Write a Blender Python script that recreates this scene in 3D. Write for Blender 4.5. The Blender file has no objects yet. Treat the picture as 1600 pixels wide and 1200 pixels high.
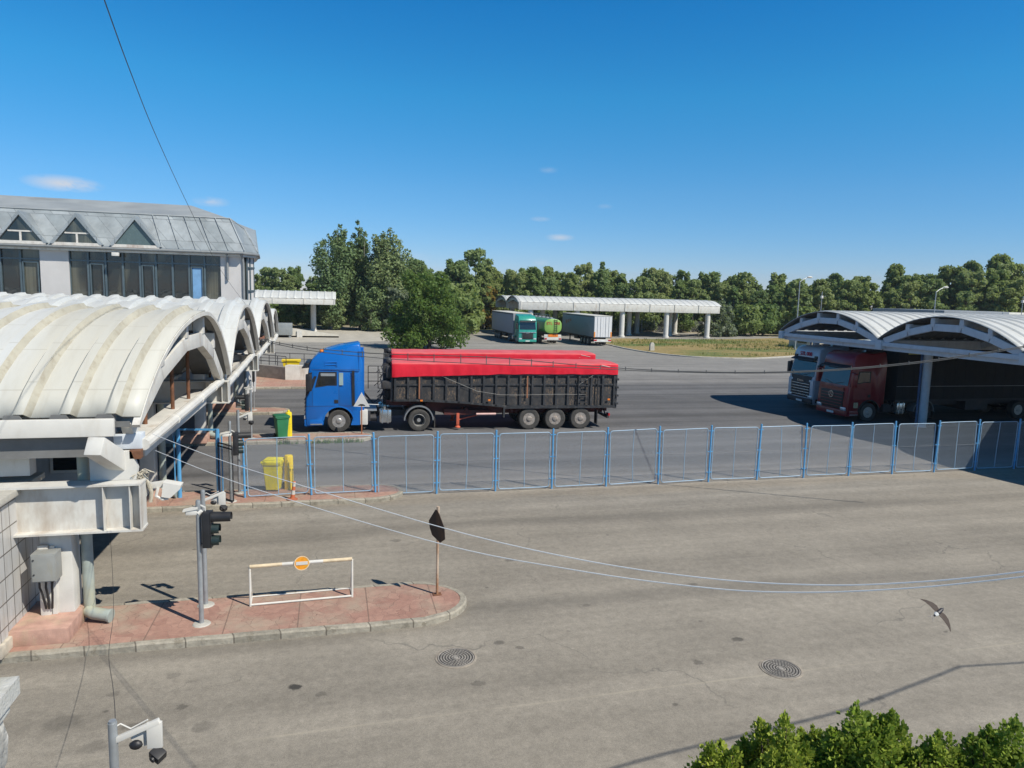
import bpy, bmesh, math, random
from mathutils import Vector, Matrix, Euler, noise as mnoise
R = math.radians
random.seed(7)
scene = bpy.context.scene
COL = scene.collection

# ------------------------------------------------------------------ materials
def _nt(name):
    m = bpy.data.materials.new(name); m.use_nodes = True
    nt = m.node_tree; nt.nodes.clear()
    out = nt.nodes.new('ShaderNodeOutputMaterial')
    return m, nt, out
def N(nt, typ, **kw):
    n = nt.nodes.new(typ)
    for k, v in kw.items():
        if k in n.inputs: n.inputs[k].default_value = v
        else: setattr(n, k, v)
    return n
def L(nt, a, b): nt.links.new(a, b)
def math_n(nt, op, a, b=None, c=None, clamp=False):
    n = nt.nodes.new('ShaderNodeMath'); n.operation = op; n.use_clamp = clamp
    for i, s in enumerate((a, b, c)):
        if s is None: continue
        if isinstance(s, (int, float)): n.inputs[i].default_value = s
        else: nt.links.new(s, n.inputs[i])
    return n.outputs[0]
def mix_c(nt, fac, a, b, mode='MIX'):
    n = nt.nodes.new('ShaderNodeMix'); n.data_type = 'RGBA'; n.blend_type = mode
    for s, i in ((fac, 0), (a, 6), (b, 7)):
        if isinstance(s, (int, float)): n.inputs[i].default_value = s
        elif isinstance(s, tuple): n.inputs[i].default_value = (*s, 1) if len(s) == 3 else s
        else: nt.links.new(s, n.inputs[i])
    return n.outputs[2]
def ramp(nt, fac, pts, interp='LINEAR'):
    n = nt.nodes.new('ShaderNodeValToRGB'); n.color_ramp.interpolation = interp
    e = n.color_ramp.elements
    while len(e) < len(pts): e.new(0.5)
    for el, (p, c) in zip(e, pts):
        el.position = p
        el.color = (c, c, c, 1) if isinstance(c, (int, float)) else (*c, 1)
    nt.links.new(fac, n.inputs[0]); return n.outputs[0]
def noise_n(nt, vec, scale, detail=5, rough=.55):
    n = nt.nodes.new('ShaderNodeTexNoise'); n.inputs['Scale'].default_value = scale
    n.inputs['Detail'].default_value = detail; n.inputs['Roughness'].default_value = rough
    nt.links.new(vec, n.inputs['Vector']); return n.outputs['Fac']
def mapping(nt, vec, scale=(1,1,1), loc=(0,0,0), rot=(0,0,0)):
    n = nt.nodes.new('ShaderNodeMapping'); n.inputs['Scale'].default_value = scale
    n.inputs['Location'].default_value = loc; n.inputs['Rotation'].default_value = rot
    nt.links.new(vec, n.inputs['Vector']); return n.outputs[0]
def bump_n(nt, h, strength=.3, dist=.02):
    n = nt.nodes.new('ShaderNodeBump'); n.inputs['Strength'].default_value = strength
    n.inputs['Distance'].default_value = dist; nt.links.new(h, n.inputs['Height']); return n.outputs[0]

def M(name, col, rough=.6, metal=0., var=.12, scale=3., bump=0., bscale=60., grime=None, spec=.5, coat=0.):
    """Principled paint / metal / stone with tone variation and optional grime = (colour, amount 0..1, scale, stretch)"""
    m, nt, out = _nt(name)
    b = N(nt, 'ShaderNodeBsdfPrincipled'); L(nt, b.outputs[0], out.inputs[0])
    tc = N(nt, 'ShaderNodeTexCoord').outputs['Object']
    f = noise_n(nt, tc, scale, 6)
    lo = tuple(c*(1-var) for c in col); hi = tuple(min(1, c*(1+var)) for c in col)
    c = ramp(nt, f, [(.3, lo), (.7, hi)])
    if grime:
        gc, amt, gs = grime[:3]; st = grime[3] if len(grime) > 3 else (1,1,.35)
        g = noise_n(nt, mapping(nt, tc, st, (3.1,7.7,1.3)), gs, 8, .65)
        gf = ramp(nt, g, [(.62-.3*amt, 0.), (.8-.25*amt, 1.)])
        c = mix_c(nt, math_n(nt, 'MULTIPLY', gf, min(1, .35+.6*amt)), c, gc)
    L(nt, c, b.inputs['Base Color'])
    rr = ramp(nt, f, [(.3, max(.03, rough-.08)), (.7, min(1, rough+.08))])
    L(nt, rr, b.inputs['Roughness'])
    b.inputs['Metallic'].default_value = metal
    b.inputs['Specular IOR Level'].default_value = spec
    b.inputs['Coat Weight'].default_value = coat
    if bump:
        L(nt, bump_n(nt, noise_n(nt, tc, bscale, 4), bump, .02), b.inputs['Normal'])
    return m

def leaf_mat(name, c1, c2, trans=.5, rvar=.35):
    m, nt, out = _nt(name)
    geo = N(nt, 'ShaderNodeNewGeometry'); oi = N(nt, 'ShaderNodeObjectInfo')
    c = mix_c(nt, geo.outputs['Random Per Island'], c1, c2)
    hsv = N(nt, 'ShaderNodeHueSaturation')
    L(nt, math_n(nt, 'MULTIPLY_ADD', oi.outputs['Random'], rvar, 1-rvar*.5), hsv.inputs['Value'])
    L(nt, math_n(nt, 'MULTIPLY_ADD', oi.outputs['Random'], -.05, .525), hsv.inputs['Hue'])
    L(nt, c, hsv.inputs['Color']); c = hsv.outputs[0]
    d = N(nt, 'ShaderNodeBsdfPrincipled', Roughness=.55); L(nt, c, d.inputs['Base Color'])
    d.inputs['Specular IOR Level'].default_value = .25
    t = N(nt, 'ShaderNodeBsdfTranslucent')
    L(nt, mix_c(nt, .55, c, (.30,.38,.09), 'MIX'), t.inputs[0])
    mx = N(nt, 'ShaderNodeMixShader'); mx.inputs[0].default_value = trans
    L(nt, d.outputs[0], mx.inputs[1]); L(nt, t.outputs[0], mx.inputs[2]); L(nt, mx.outputs[0], out.inputs[0])
    return m

# ------------------------------------------------------------------ mesh builder
class MB:
    def __init__(s): s.v = []; s.f = []; s.m = []
    def add(s, vs, fs, mi=0):
        o = len(s.v); s.v += [tuple(p) for p in vs]
        s.f += [tuple(i+o for i in f) for f in fs]; s.m += [mi]*len(fs); return s
    def box(s, x0, x1, y0, y1, z0, z1, mi=0, bev=0., mat=None):
        if bev > 0:
            bev = min(bev, .45*min(abs(x1-x0), abs(y1-y0), abs(z1-z0)))
            bm = bmesh.new(); bmesh.ops.create_cube(bm, size=1)
            for v in bm.verts:
                v.co = Vector(((x0+x1)/2+v.co.x*(x1-x0), (y0+y1)/2+v.co.y*(y1-y0), (z0+z1)/2+v.co.z*(z1-z0)))
            bmesh.ops.bevel(bm, geom=bm.edges[:], offset=bev, segments=2, profile=.6, affect='EDGES')
            bm.verts.index_update()
            vs = [v.co.copy() for v in bm.verts]; fs = [[v.index for v in f.verts] for f in bm.faces]; bm.free()
        else:
            vs = [Vector(p) for p in ((x0,y0,z0),(x1,y0,z0),(x1,y1,z0),(x0,y1,z0),(x0,y0,z1),(x1,y0,z1),(x1,y1,z1),(x0,y1,z1))]
            fs = [(0,3,2,1),(4,5,6,7),(0,1,5,4),(1,2,6,5),(2,3,7,6),(3,0,4,7)]
        if mat is not None: vs = [mat @ v for v in vs]
        return s.add(vs, fs, mi)
    def beam(s, p0, p1, w, h, mi=0, up=(0,0,1), bev=0.):
        """box section from p0 to p1, w across, h along up"""
        p0, p1 = Vector(p0), Vector(p1); d = p1-p0; ln = d.length; d.normalize()
        u = Vector(up); a = d.cross(u)
        if a.length < 1e-4: a = d.cross(Vector((1,0,0)))
        a.normalize(); u = a.cross(d)
        mt = Matrix((d, a, u)).transposed().to_4x4(); mt.translation = p0
        return s.box(0, ln, -w/2, w/2, -h/2, h/2, mi, bev, mt)
    def cyl(s, p0, p1, r, r2=None, n=12, mi=0, caps=True):
        p0, p1 = Vector(p0), Vector(p1); r2 = r if r2 is None else r2
        d = (p1-p0).normalized(); a = d.cross(Vector((0,0,1)))
        if a.length < 1e-3: a = Vector((1,0,0))
        a.normalize(); b = d.cross(a)
        vs = []
        for p, q in ((p0, r), (p1, r2)):
            for i in range(n):
                t = 2*math.pi*i/n; vs.append(p+a*math.cos(t)*q+b*math.sin(t)*q)
        fs = [(i, (i+1) % n, n+(i+1) % n, n+i) for i in range(n)]
        if caps: fs += [tuple(range(n-1, -1, -1)), tuple(range(n, 2*n))]
        return s.add(vs, fs, mi)
    def tube(s, pts, r, n=6, mi=0):
        pts = [Vector(p) for p in pts]; rs = r if isinstance(r, (list, tuple)) else [r]*len(pts)
        vs = []; ref = None
        for i, p in enumerate(pts):
            d = (pts[min(i+1, len(pts)-1)]-pts[max(i-1, 0)]).normalized()
            if ref is None:
                ref = d.cross(Vector((0,0,1)))
                if ref.length < 1e-3: ref = Vector((1,0,0))
            a = (ref-d*ref.dot(d)).normalized(); ref = a; b = d.cross(a)
            for k in range(n):
                t = 2*math.pi*k/n; vs.append(p+(a*math.cos(t)+b*math.sin(t))*rs[i])
        fs = []
        for i in range(len(pts)-1):
            for k in range(n):
                fs.append((i*n+k, i*n+(k+1) % n, (i+1)*n+(k+1) % n, (i+1)*n+k))
        fs += [tuple(range(n-1, -1, -1)), tuple(range((len(pts)-1)*n, len(pts)*n))]
        return s.add(vs, fs, mi)
    def lathe(s, prof, c=(0,0,0), axis='z', n=24, mi=0, cap=True):
        vs = []
        for r, h in prof:
            for i in range(n):
                t = 2*math.pi*i/n; a, b = r*math.cos(t), r*math.sin(t)
                p = {'z': (a, b, h), 'y': (a, h, b), 'x': (h, a, b)}[axis]
                vs.append((c[0]+p[0], c[1]+p[1], c[2]+p[2]))
        fs = []
        for j in range(len(prof)-1):
            for i in range(n):
                fs.append((j*n+i, j*n+(i+1) % n, (j+1)*n+(i+1) % n, (j+1)*n+i))
        if cap: fs += [tuple(range(n-1, -1, -1)), tuple(range((len(prof)-1)*n, len(prof)*n))]
        return s.add(vs, fs, mi)
    def prism(s, poly, axis, a, b, mi=0):
        n = len(poly)
        def P(p, t): return {'y': (p[0], t, p[1]), 'x': (t, p[0], p[1]), 'z': (p[0], p[1], t)}[axis]
        vs = [P(p, a) for p in poly]+[P(p, b) for p in poly]
        fs = [tuple(range(n-1, -1, -1)), tuple(range(n, 2*n))]+[(i, (i+1) % n, n+(i+1) % n, n+i) for i in range(n)]
        return s.add(vs, fs, mi)
    def loft(s, rings, mi=0, close=True, caps=True):
        n = len(rings[0]); vs = [p for r in rings for p in r]; fs = []
        for j in range(len(rings)-1):
            for i in range(n if close else n-1):
                fs.append((j*n+i, j*n+(i+1) % n, (j+1)*n+(i+1) % n, (j+1)*n+i))
        if caps and close: fs += [tuple(range(n-1, -1, -1)), tuple(range((len(rings)-1)*n, len(rings)*n))]
        return s.add(vs, fs, mi)
    def ball(s, c, r, mi=0, seg=10, sc=(1,1,1)):
        rings = []
        for j in range(1, seg//2+1):
            t = math.pi*j/(seg//2+1)
            rings.append([(c[0]+sc[0]*r*math.sin(t)*math.cos(2*math.pi*i/seg), c[1]+sc[1]*r*math.sin(t)*math.sin(2*math.pi*i/seg), c[2]+sc[2]*r*math.cos(t)) for i in range(seg)])
        return s.loft(rings, mi)
    def build(s, name, mats, parent=None, smooth=35, loc=None, fix=True):
        me = bpy.data.meshes.new(name); me.from_pydata(s.v, [], s.f)
        mats = mats if isinstance(mats, (list, tuple)) else [mats]
        for m in mats: me.materials.append(m)
        if len(mats) > 1: me.polygons.foreach_set('material_index', s.m)
        if fix:
            bm = bmesh.new(); bm.from_mesh(me); bmesh.ops.recalc_face_normals(bm, faces=bm.faces[:]); bm.to_mesh(me); bm.free()
        if smooth:
            me.polygons.foreach_set('use_smooth', [True]*len(me.polygons))
            me.set_sharp_from_angle(angle=R(smooth))
        me.update()
        o = bpy.data.objects.new(name, me); COL.objects.link(o)
        if parent: o.parent = parent
        if loc: o.location = loc
        return o

def tag(o, label=None, cat=None, group=None, kind=None):
    if label: o['label'] = label
    if cat: o['category'] = cat
    if group: o['group'] = group
    if kind: o['kind'] = kind
    return o
def thing(name, label, cat, loc=(0,0,0), rz=0., group=None):
    o = bpy.data.objects.new(name, None); COL.objects.link(o); o.empty_display_size = .3
    o.location = loc; o.rotation_euler = (0, 0, rz); return tag(o, label, cat, group)
def copy_tree(o, parent=None):
    c = o.copy(); COL.objects.link(c)
    if parent: c.parent = parent
    for ch in [q for q in o.children]: copy_tree(ch, c)
    return c
def dup(root, loc, rz=None, label=None, group=None, scale=None):
    c = copy_tree(root); c.location = loc
    if rz is not None: c.rotation_euler = (0, 0, rz)
    if label: c['label'] = label
    if group: c['group'] = group
    if scale: c.scale = scale
    return c
def struct(o): return tag(o, kind='structure')
def text_part(name, body, size, mat, parent, loc, rot, depth=.004, align='CENTER'):
    cu = bpy.data.curves.new(name, 'FONT'); cu.body = body; cu.size = size; cu.extrude = depth
    cu.align_x = align; cu.align_y = 'CENTER'
    o = bpy.data.objects.new(name, cu); COL.objects.link(o); cu.materials.append(mat)
    me = bpy.data.meshes.new_from_object(o); bpy.data.objects.remove(o); me.materials.clear(); me.materials.append(mat)
    o = bpy.data.objects.new(name, me); COL.objects.link(o)
    o.parent = parent; o.location = loc; o.rotation_euler = rot; return o

# ------------------------------------------------------------------ palette
WHITE   = M('white_paint', (.62,.60,.55), .5, var=.07, scale=2, grime=((.42,.38,.30), .18, 1.6))
WHITED  = M('weathered_white_paint', (.58,.565,.52), .6, var=.09, scale=2.5, grime=((.30,.21,.13), .32, 2.2))
CONC    = M('concrete', (.42,.40,.35), .9, var=.16, scale=3, bump=.4, bscale=40, grime=((.25,.22,.17), .3, 2, (1,1,1)))
def kerb_mat():
    """separate kerb stones with dark joints, chips and a dirty foot"""
    m, nt, out = _nt('kerb_stone')
    b = N(nt, 'ShaderNodeBsdfPrincipled'); L(nt, b.outputs[0], out.inputs[0]); tc = N(nt, 'ShaderNodeTexCoord').outputs['Object']
    sx = N(nt, 'ShaderNodeSeparateXYZ'); L(nt, tc, sx.inputs[0])
    u = math_n(nt, 'DIVIDE', math_n(nt, 'ADD', sx.outputs[0], math_n(nt, 'MULTIPLY', sx.outputs[1], .35)), .82)
    j = math_n(nt, 'ABSOLUTE', math_n(nt, 'SUBTRACT', math_n(nt, 'FRACT', u), .5))
    wn = N(nt, 'ShaderNodeTexWhiteNoise'); wn.noise_dimensions = '1D'; L(nt, math_n(nt, 'FLOOR', math_n(nt, 'ADD', u, .5)), wn.inputs['W'])
    c = mix_c(nt, wn.outputs['Value'], (.27,.245,.195), (.36,.325,.26))
    c = mix_c(nt, .7, c, ramp(nt, noise_n(nt, tc, 7, 7, .7), [(.3, .28), (.7, .68)]), 'OVERLAY')
    ch = noise_n(nt, tc, 3.1, 8, .75)
    c = mix_c(nt, ramp(nt, ch, [(.56, 0.), (.64, .75)]), c, (.17,.145,.105))
    c = mix_c(nt, ramp(nt, j, [(.010, .85), (.022, 0.)]), c, (.10,.085,.065))
    L(nt, c, b.inputs['Base Color']); b.inputs['Roughness'].default_value = .92
    L(nt, bump_n(nt, noise_n(nt, tc, 22, 6, .7), .8, .02), b.inputs['Normal']); return m
KERB    = kerb_mat()
GALV    = M('galvanised_steel', (.36,.38,.39), .5, .5, var=.15, scale=5)
GREYPIPE= M('grey_green_pipe', (.30,.34,.31), .6, var=.15, scale=3, grime=((.45,.40,.22), .35, 2))
RUST    = M('rust', (.16,.07,.035), .9, var=.4, scale=9, bump=.4)
RUSTPOLE= M('rusty_painted_pole', (.50,.40,.30), .8, var=.2, scale=6, grime=((.26,.10,.03), .75, 3, (1,1,.5)))
BLACK   = M('black_plastic', (.018,.018,.02), .5, var=.25, scale=5)
DARK    = M('dark_steel', (.03,.03,.033), .6, var=.3, scale=4, grime=((.09,.07,.05), .3, 3))
RUBBER  = M('tyre_rubber', (.05,.047,.043), .85, var=.25, scale=8, grime=((.12,.105,.085), .4, 3, (1,1,1)))
RIM     = M('wheel_rim', (.42,.41,.39), .45, .6, var=.2, scale=9, grime=((.10,.07,.05), .3, 7, (1,1,1)))
RIMOLD  = M('old_wheel_rim', (.30,.27,.24), .7, .2, var=.3, scale=9, grime=((.14,.07,.04), .45, 7, (1,1,1)))
GLASSD  = M('dark_vehicle_glass', (.012,.016,.02), .06, var=.1, spec=.8)
BLUEP   = M('blue_steel_paint', (.09,.31,.56), .45, var=.14, scale=5, grime=((.35,.42,.46), .14, 6, (1,1,.4)))
FRAMEP  = M('pale_blue_panel_tube', (.25,.37,.48), .5, var=.15, scale=6)
CHROME  = M('polished_metal', (.62,.62,.60), .28, .9, var=.1)
ORANGE  = M('orange_lens', (.75,.20,.02), .4, var=.1)
REDL    = M('red_lens', (.45,.02,.02), .3, var=.1)
PLATE   = M('number_plate', (.75,.75,.72), .5, var=.05)
YELLOW  = M('yellow_plastic', (.72,.52,.01), .5, var=.08, grime=((.38,.26,.02), .2, 4))
YELLOWG = M('lemon_plastic', (.72,.62,.005), .5, var=.1, grime=((.35,.30,.02), .2, 4))
GREENBIN= M('green_plastic', (.035,.20,.085), .5, var=.15)
# ------------------------------------------------------------------ world, sun, camera
def setup_world():
    w = bpy.data.worlds.new('World'); scene.world = w; w.use_nodes = True
    nt = w.node_tree; nt.nodes.clear()
    out = N(nt, 'ShaderNodeOutputWorld'); bg = N(nt, 'ShaderNodeBackground'); L(nt, bg.outputs[0], out.inputs[0])
    sky = N(nt, 'ShaderNodeTexSky'); sky.sky_type = 'NISHITA'; sky.sun_disc = False
    sky.sun_elevation = R(48); sky.sun_rotation = R(136.8); sky.altitude = 1500
    sky.air_density = 1.0; sky.dust_density = 0.; sky.ozone_density = 4.0
    hsv = N(nt, 'ShaderNodeHueSaturation'); hsv.inputs['Saturation'].default_value = 1.2; hsv.inputs['Hue'].default_value = .488
    L(nt, sky.outputs[0], hsv.inputs['Color'])
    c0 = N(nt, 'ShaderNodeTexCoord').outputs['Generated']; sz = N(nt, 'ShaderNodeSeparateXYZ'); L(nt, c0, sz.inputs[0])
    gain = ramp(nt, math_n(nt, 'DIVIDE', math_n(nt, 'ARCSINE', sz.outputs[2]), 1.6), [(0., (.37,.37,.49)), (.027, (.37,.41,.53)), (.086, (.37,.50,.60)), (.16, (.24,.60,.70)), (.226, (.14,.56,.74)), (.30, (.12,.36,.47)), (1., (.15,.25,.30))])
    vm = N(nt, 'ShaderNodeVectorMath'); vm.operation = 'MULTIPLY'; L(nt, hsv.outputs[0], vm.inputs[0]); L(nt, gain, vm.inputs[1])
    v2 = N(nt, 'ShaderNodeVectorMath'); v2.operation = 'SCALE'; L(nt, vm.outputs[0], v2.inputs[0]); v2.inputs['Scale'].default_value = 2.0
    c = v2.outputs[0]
    # a few small fair-weather clouds, placed by compass direction and height, broken up by noise
    tc = N(nt, 'ShaderNodeTexCoord').outputs['Generated']
    sx = N(nt, 'ShaderNodeSeparateXYZ'); L(nt, tc, sx.inputs[0])
    az = math_n(nt, 'ARCTAN2', sx.outputs[0], sx.outputs[1]); el = math_n(nt, 'ARCSINE', sx.outputs[2])
    nz = noise_n(nt, mapping(nt, tc, (1,1,2.2)), 70, 6, .62)
    nz2 = noise_n(nt, mapping(nt, tc, (1,1,2.2)), 24, 4, .6)
    tot = None
    for a, e, wa, we, s in CLOUDS:
        da = math_n(nt, 'DIVIDE', math_n(nt, 'SUBTRACT', az, a), wa)
        de = math_n(nt, 'DIVIDE', math_n(nt, 'SUBTRACT', el, e), we)
        d = math_n(nt, 'SQRT', math_n(nt, 'ADD', math_n(nt, 'MULTIPLY', da, da), math_n(nt, 'MULTIPLY', de, de)))
        k = math_n(nt, 'MULTIPLY', math_n(nt, 'SUBTRACT', 1.0, d, clamp=True), s)
        tot = k if tot is None else math_n(nt, 'MAXIMUM', tot, k)
    nn = math_n(nt, 'ADD', math_n(nt, 'MULTIPLY', nz, .6), math_n(nt, 'MULTIPLY', nz2, .5))
    msk = math_n(nt, 'MULTIPLY', tot, math_n(nt, 'MULTIPLY_ADD', nn, 5.5, -2.1, clamp=True), clamp=True)
    c = mix_c(nt, msk, c, (6.3,6.6,7.2))
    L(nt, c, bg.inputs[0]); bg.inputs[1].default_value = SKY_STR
SKY_SAT = 1.27; SKY_STR = .075
CLOUDS = [(-.306,.114,.044,.0105,1.0),(-.147,.106,.024,.007,.55),(.308,.079,.022,.0055,.7),(.185,.044,.018,.005,.6),(.281,.103,.016,.004,.35),(.29,.167,.014,.005,.25),(.283,.045,.014,.006,.35),(.368,.121,.012,.004,.2),(.10,.046,.04,.01,.2)]
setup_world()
sl = bpy.data.lights.new('sun', 'SUN'); sl.energy = 4.1; sl.angle = R(.5); sl.color = (1, .95, .85)
so = bpy.data.objects.new('sun', sl); COL.objects.link(so)
so.rotation_euler = Vector((.62, -.66, 1.0)).to_track_quat('Z', 'Y').to_euler(); so.location = (0, 0, 40)

CF, CP, CR, CH, CA = 1118.8, .124243, .025607, 6.48, R(14.2)
def cam_axes():
    fw = Vector((0, math.cos(CP), -math.sin(CP))); up = Vector((0, math.sin(CP), math.cos(CP))); rt = Vector((1, 0, 0))
    r = rt*math.cos(CR)+up*math.sin(CR); u = -rt*math.sin(CR)+up*math.cos(CR)
    rot = Matrix.Rotation(-CA, 3, 'Z'); return rot @ fw, rot @ r, rot @ u
FW, RT, UP = cam_axes()
cd = bpy.data.cameras.new('camera'); co = bpy.data.objects.new('camera', cd); COL.objects.link(co)
cd.sensor_width = 36; cd.lens = 36*CF/1600; cd.clip_end = 3000; cd.clip_start = .05
mt = Matrix((RT, UP, -FW)).transposed().to_4x4(); mt.translation = (0, 0, CH); co.matrix_world = mt
scene.camera = co
vs = scene.view_settings; vs.view_transform = 'Standard'; vs.look = 'None'; vs.exposure = .45; vs.gamma = 1

# ------------------------------------------------------------------ ground materials
def asphalt_mat():
    m, nt, out = _nt('asphalt')
    b = N(nt, 'ShaderNodeBsdfPrincipled'); L(nt, b.outputs[0], out.inputs[0])
    tc = N(nt, 'ShaderNodeTexCoord').outputs['Object']
    sx = N(nt, 'ShaderNodeSeparateXYZ'); L(nt, tc, sx.inputs[0]); X, Y = sx.outputs[0], sx.outputs[1]
    wob = noise_n(nt, tc, .12, 5, .6)
    yw = math_n(nt, 'ADD', Y, math_n(nt, 'MULTIPLY_ADD', wob, 3.0, -1.5))
    yn = math_n(nt, 'DIVIDE', yw, 140.)
    base = ramp(nt, yn, [(0., (.256,.229,.187)), (.135, (.247,.221,.181)), (.152, (.23,.209,.176)), (.158, (.29,.25,.195)), (.168, (.21,.195,.18)), (.185,(.115,.112,.112)), (.215,(.125,.122,.122)), (.25, (.118,.115,.114)),
                          (.34, (.125,.122,.121)), (.355, (.135,.13,.126)), (.365, (.20,.19,.178)), (.42, (.215,.205,.19)), (.6, (.25,.238,.212)), (1., (.28,.26,.225))])
    # tyre-polished tracks and repairs running along the lanes
    tr = noise_n(nt, mapping(nt, tc, (.018, .75, 1)), 1.0, 4, .55)
    lane = ramp(nt, yn, [(.15, .36), (.175, .75), (.34, .75), (.38, .35), (.6, .3)])
    base = mix_c(nt, lane, base, ramp(nt, tr, [(.3, .26), (.5, .5), (.72, .72)]), 'OVERLAY')
    tr2 = noise_n(nt, mapping(nt, tc, (.05, 1.9, 1), (4,2,0)), 1.0, 5, .6)
    base = mix_c(nt, .22, base, ramp(nt, tr2, [(.35, .35), (.65, .62)]), 'OVERLAY')
    blot = noise_n(nt, tc, .45, 6, .6)
    base = mix_c(nt, .48, base, ramp(nt, blot, [(.3, .36), (.7, .62)]), 'OVERLAY')
    med = noise_n(nt, tc, 6, 6, .7)
    base = mix_c(nt, .5, base, ramp(nt, med, [(.32, .34), (.68, .64)]), 'OVERLAY')
    med2 = noise_n(nt, tc, 22, 5, .75)
    base = mix_c(nt, .55, base, ramp(nt, med2, [(.32, .37), (.68, .64)]), 'OVERLAY')
    fine = noise_n(nt, tc, 70, 3, .7)
    base = mix_c(nt, .7, base, ramp(nt, fine, [(.3, .27), (.7, .73)]), 'OVERLAY')
    # oil drips and footprint-sized stains
    vo = N(nt, 'ShaderNodeTexVoronoi'); vo.inputs['Scale'].default_value = 1.5; vo.inputs['Randomness'].default_value = 1
    L(nt, mapping(nt, tc, (1,1.2,1)), vo.inputs['Vector'])
    sp = ramp(nt, math_n(nt, 'ADD', vo.outputs['Distance'], math_n(nt, 'MULTIPLY', noise_n(nt, tc, 5, 3), .16)), [(.12, 1.), (.165, 0.)])
    sep = N(nt, 'ShaderNodeSeparateColor'); L(nt, vo.outputs['Color'], sep.inputs[0])
    spf = math_n(nt, 'MULTIPLY', sp, ramp(nt, sep.outputs[0], [(.5, 0.), (.85, .55)]))
    base = mix_c(nt, spf, base, (.05,.045,.04))
    # single old oil stains, and one pale saw-cut joint running along the near lane
    for px, py, pr, dk in ((-.62,11.55,.13,.9),(-.22,11.25,.11,.35),(3.0,12.35,.12,.5),(3.35,12.1,.10,.45),(2.35,11.05,.13,.4),(7.55,11.6,.13,.6),(6.35,10.95,.12,.45),(-2.9,10.9,.16,.35),(-2.3,11.3,.10,.45),(-3.4,11.9,.12,.35),(-1.9,10.7,.2,.3),(-3.9,11.2,.3,.28),(-2.6,12.3,.14,.3),(-3.3,10.5,.22,.3),(4.2,16.4,.14,.4),(8.0,14.2,.12,.45),(1.6,18.3,.16,.35),(5.2,13.6,.1,.35)):
        dn = N(nt, 'ShaderNodeVectorMath'); dn.operation = 'DISTANCE'; L(nt, mapping(nt, tc, (1,1.25,0)), dn.inputs[0]); dn.inputs[1].default_value = (px, py*1.25, 0)
        dd = math_n(nt, 'ADD', dn.outputs['Value'], math_n(nt, 'MULTIPLY_ADD', med, .22, -.11))
        base = mix_c(nt, math_n(nt, 'MULTIPLY', ramp(nt, math_n(nt, 'DIVIDE', dd, pr), [(.65, 1.), (1., 0.)]), dk), base, (.035,.033,.03))
    jl = math_n(nt, 'ABSOLUTE', math_n(nt, 'SUBTRACT', math_n(nt, 'SUBTRACT', Y, math_n(nt, 'MULTIPLY', X, .012)), math_n(nt, 'MULTIPLY_ADD', wob, .25, 10.12)))
    base = mix_c(nt, math_n(nt, 'MULTIPLY', ramp(nt, jl, [(.012, 1.), (.035, 0.)]), ramp(nt, blot, [(.4, .05), (.6, .6)])), base, (.36,.32,.25))
    # long curved tyre scrubs
    wv = N(nt, 'ShaderNodeTexWave'); wv.wave_type = 'RINGS'; wv.inputs['Scale'].default_value = .055; wv.inputs['Distortion'].default_value = 3.5
    wv.inputs['Detail'].default_value = 3; wv.inputs['Detail Scale'].default_value = .6
    L(nt, mapping(nt, tc, (1,1,1), (-40,30,0)), wv.inputs['Vector'])
    base = mix_c(nt, math_n(nt, 'MULTIPLY', ramp(nt, wv.outputs['Fac'], [(.93, 0.), (1., 1.)]), .22), base, (.06,.056,.05))
    # sealed cracks
    ve = N(nt, 'ShaderNodeTexVoronoi'); ve.feature = 'DISTANCE_TO_EDGE'; ve.inputs['Scale'].default_value = .13
    wv2 = N(nt, 'ShaderNodeVectorMath'); wv2.operation = 'ADD'; L(nt, tc, wv2.inputs[0])
    nzc = N(nt, 'ShaderNodeTexNoise'); nzc.inputs['Scale'].default_value = .5; nzc.inputs['Detail'].default_value = 5; L(nt, tc, nzc.inputs['Vector'])
    sc = N(nt, 'ShaderNodeVectorMath'); sc.operation = 'SCALE'; L(nt, nzc.outputs['Color'], sc.inputs[0]); sc.inputs['Scale'].default_value = 3.
    L(nt, sc.outputs[0], wv2.inputs[1]); L(nt, wv2.outputs[0], ve.inputs['Vector'])
    ck = math_n(nt, 'MULTIPLY', ramp(nt, ve.outputs['Distance'], [(.0, 1.), (.0035, 0.)]), ramp(nt, blot, [(.45, 0.), (.6, .55)]))
    base = mix_c(nt, ck, base, (.09,.085,.075))
    L(nt, base, b.inputs['Base Color']); b.inputs['Roughness'].default_value = .88; b.inputs['Specular IOR Level'].default_value = .35
    hgt = math_n(nt, 'ADD', math_n(nt, 'MULTIPLY', fine, .6), math_n(nt, 'MULTIPLY', noise_n(nt, tc, 160, 2), .6))
    L(nt, bump_n(nt, hgt, .35, .012), b.inputs['Normal'])
    return m
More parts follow.
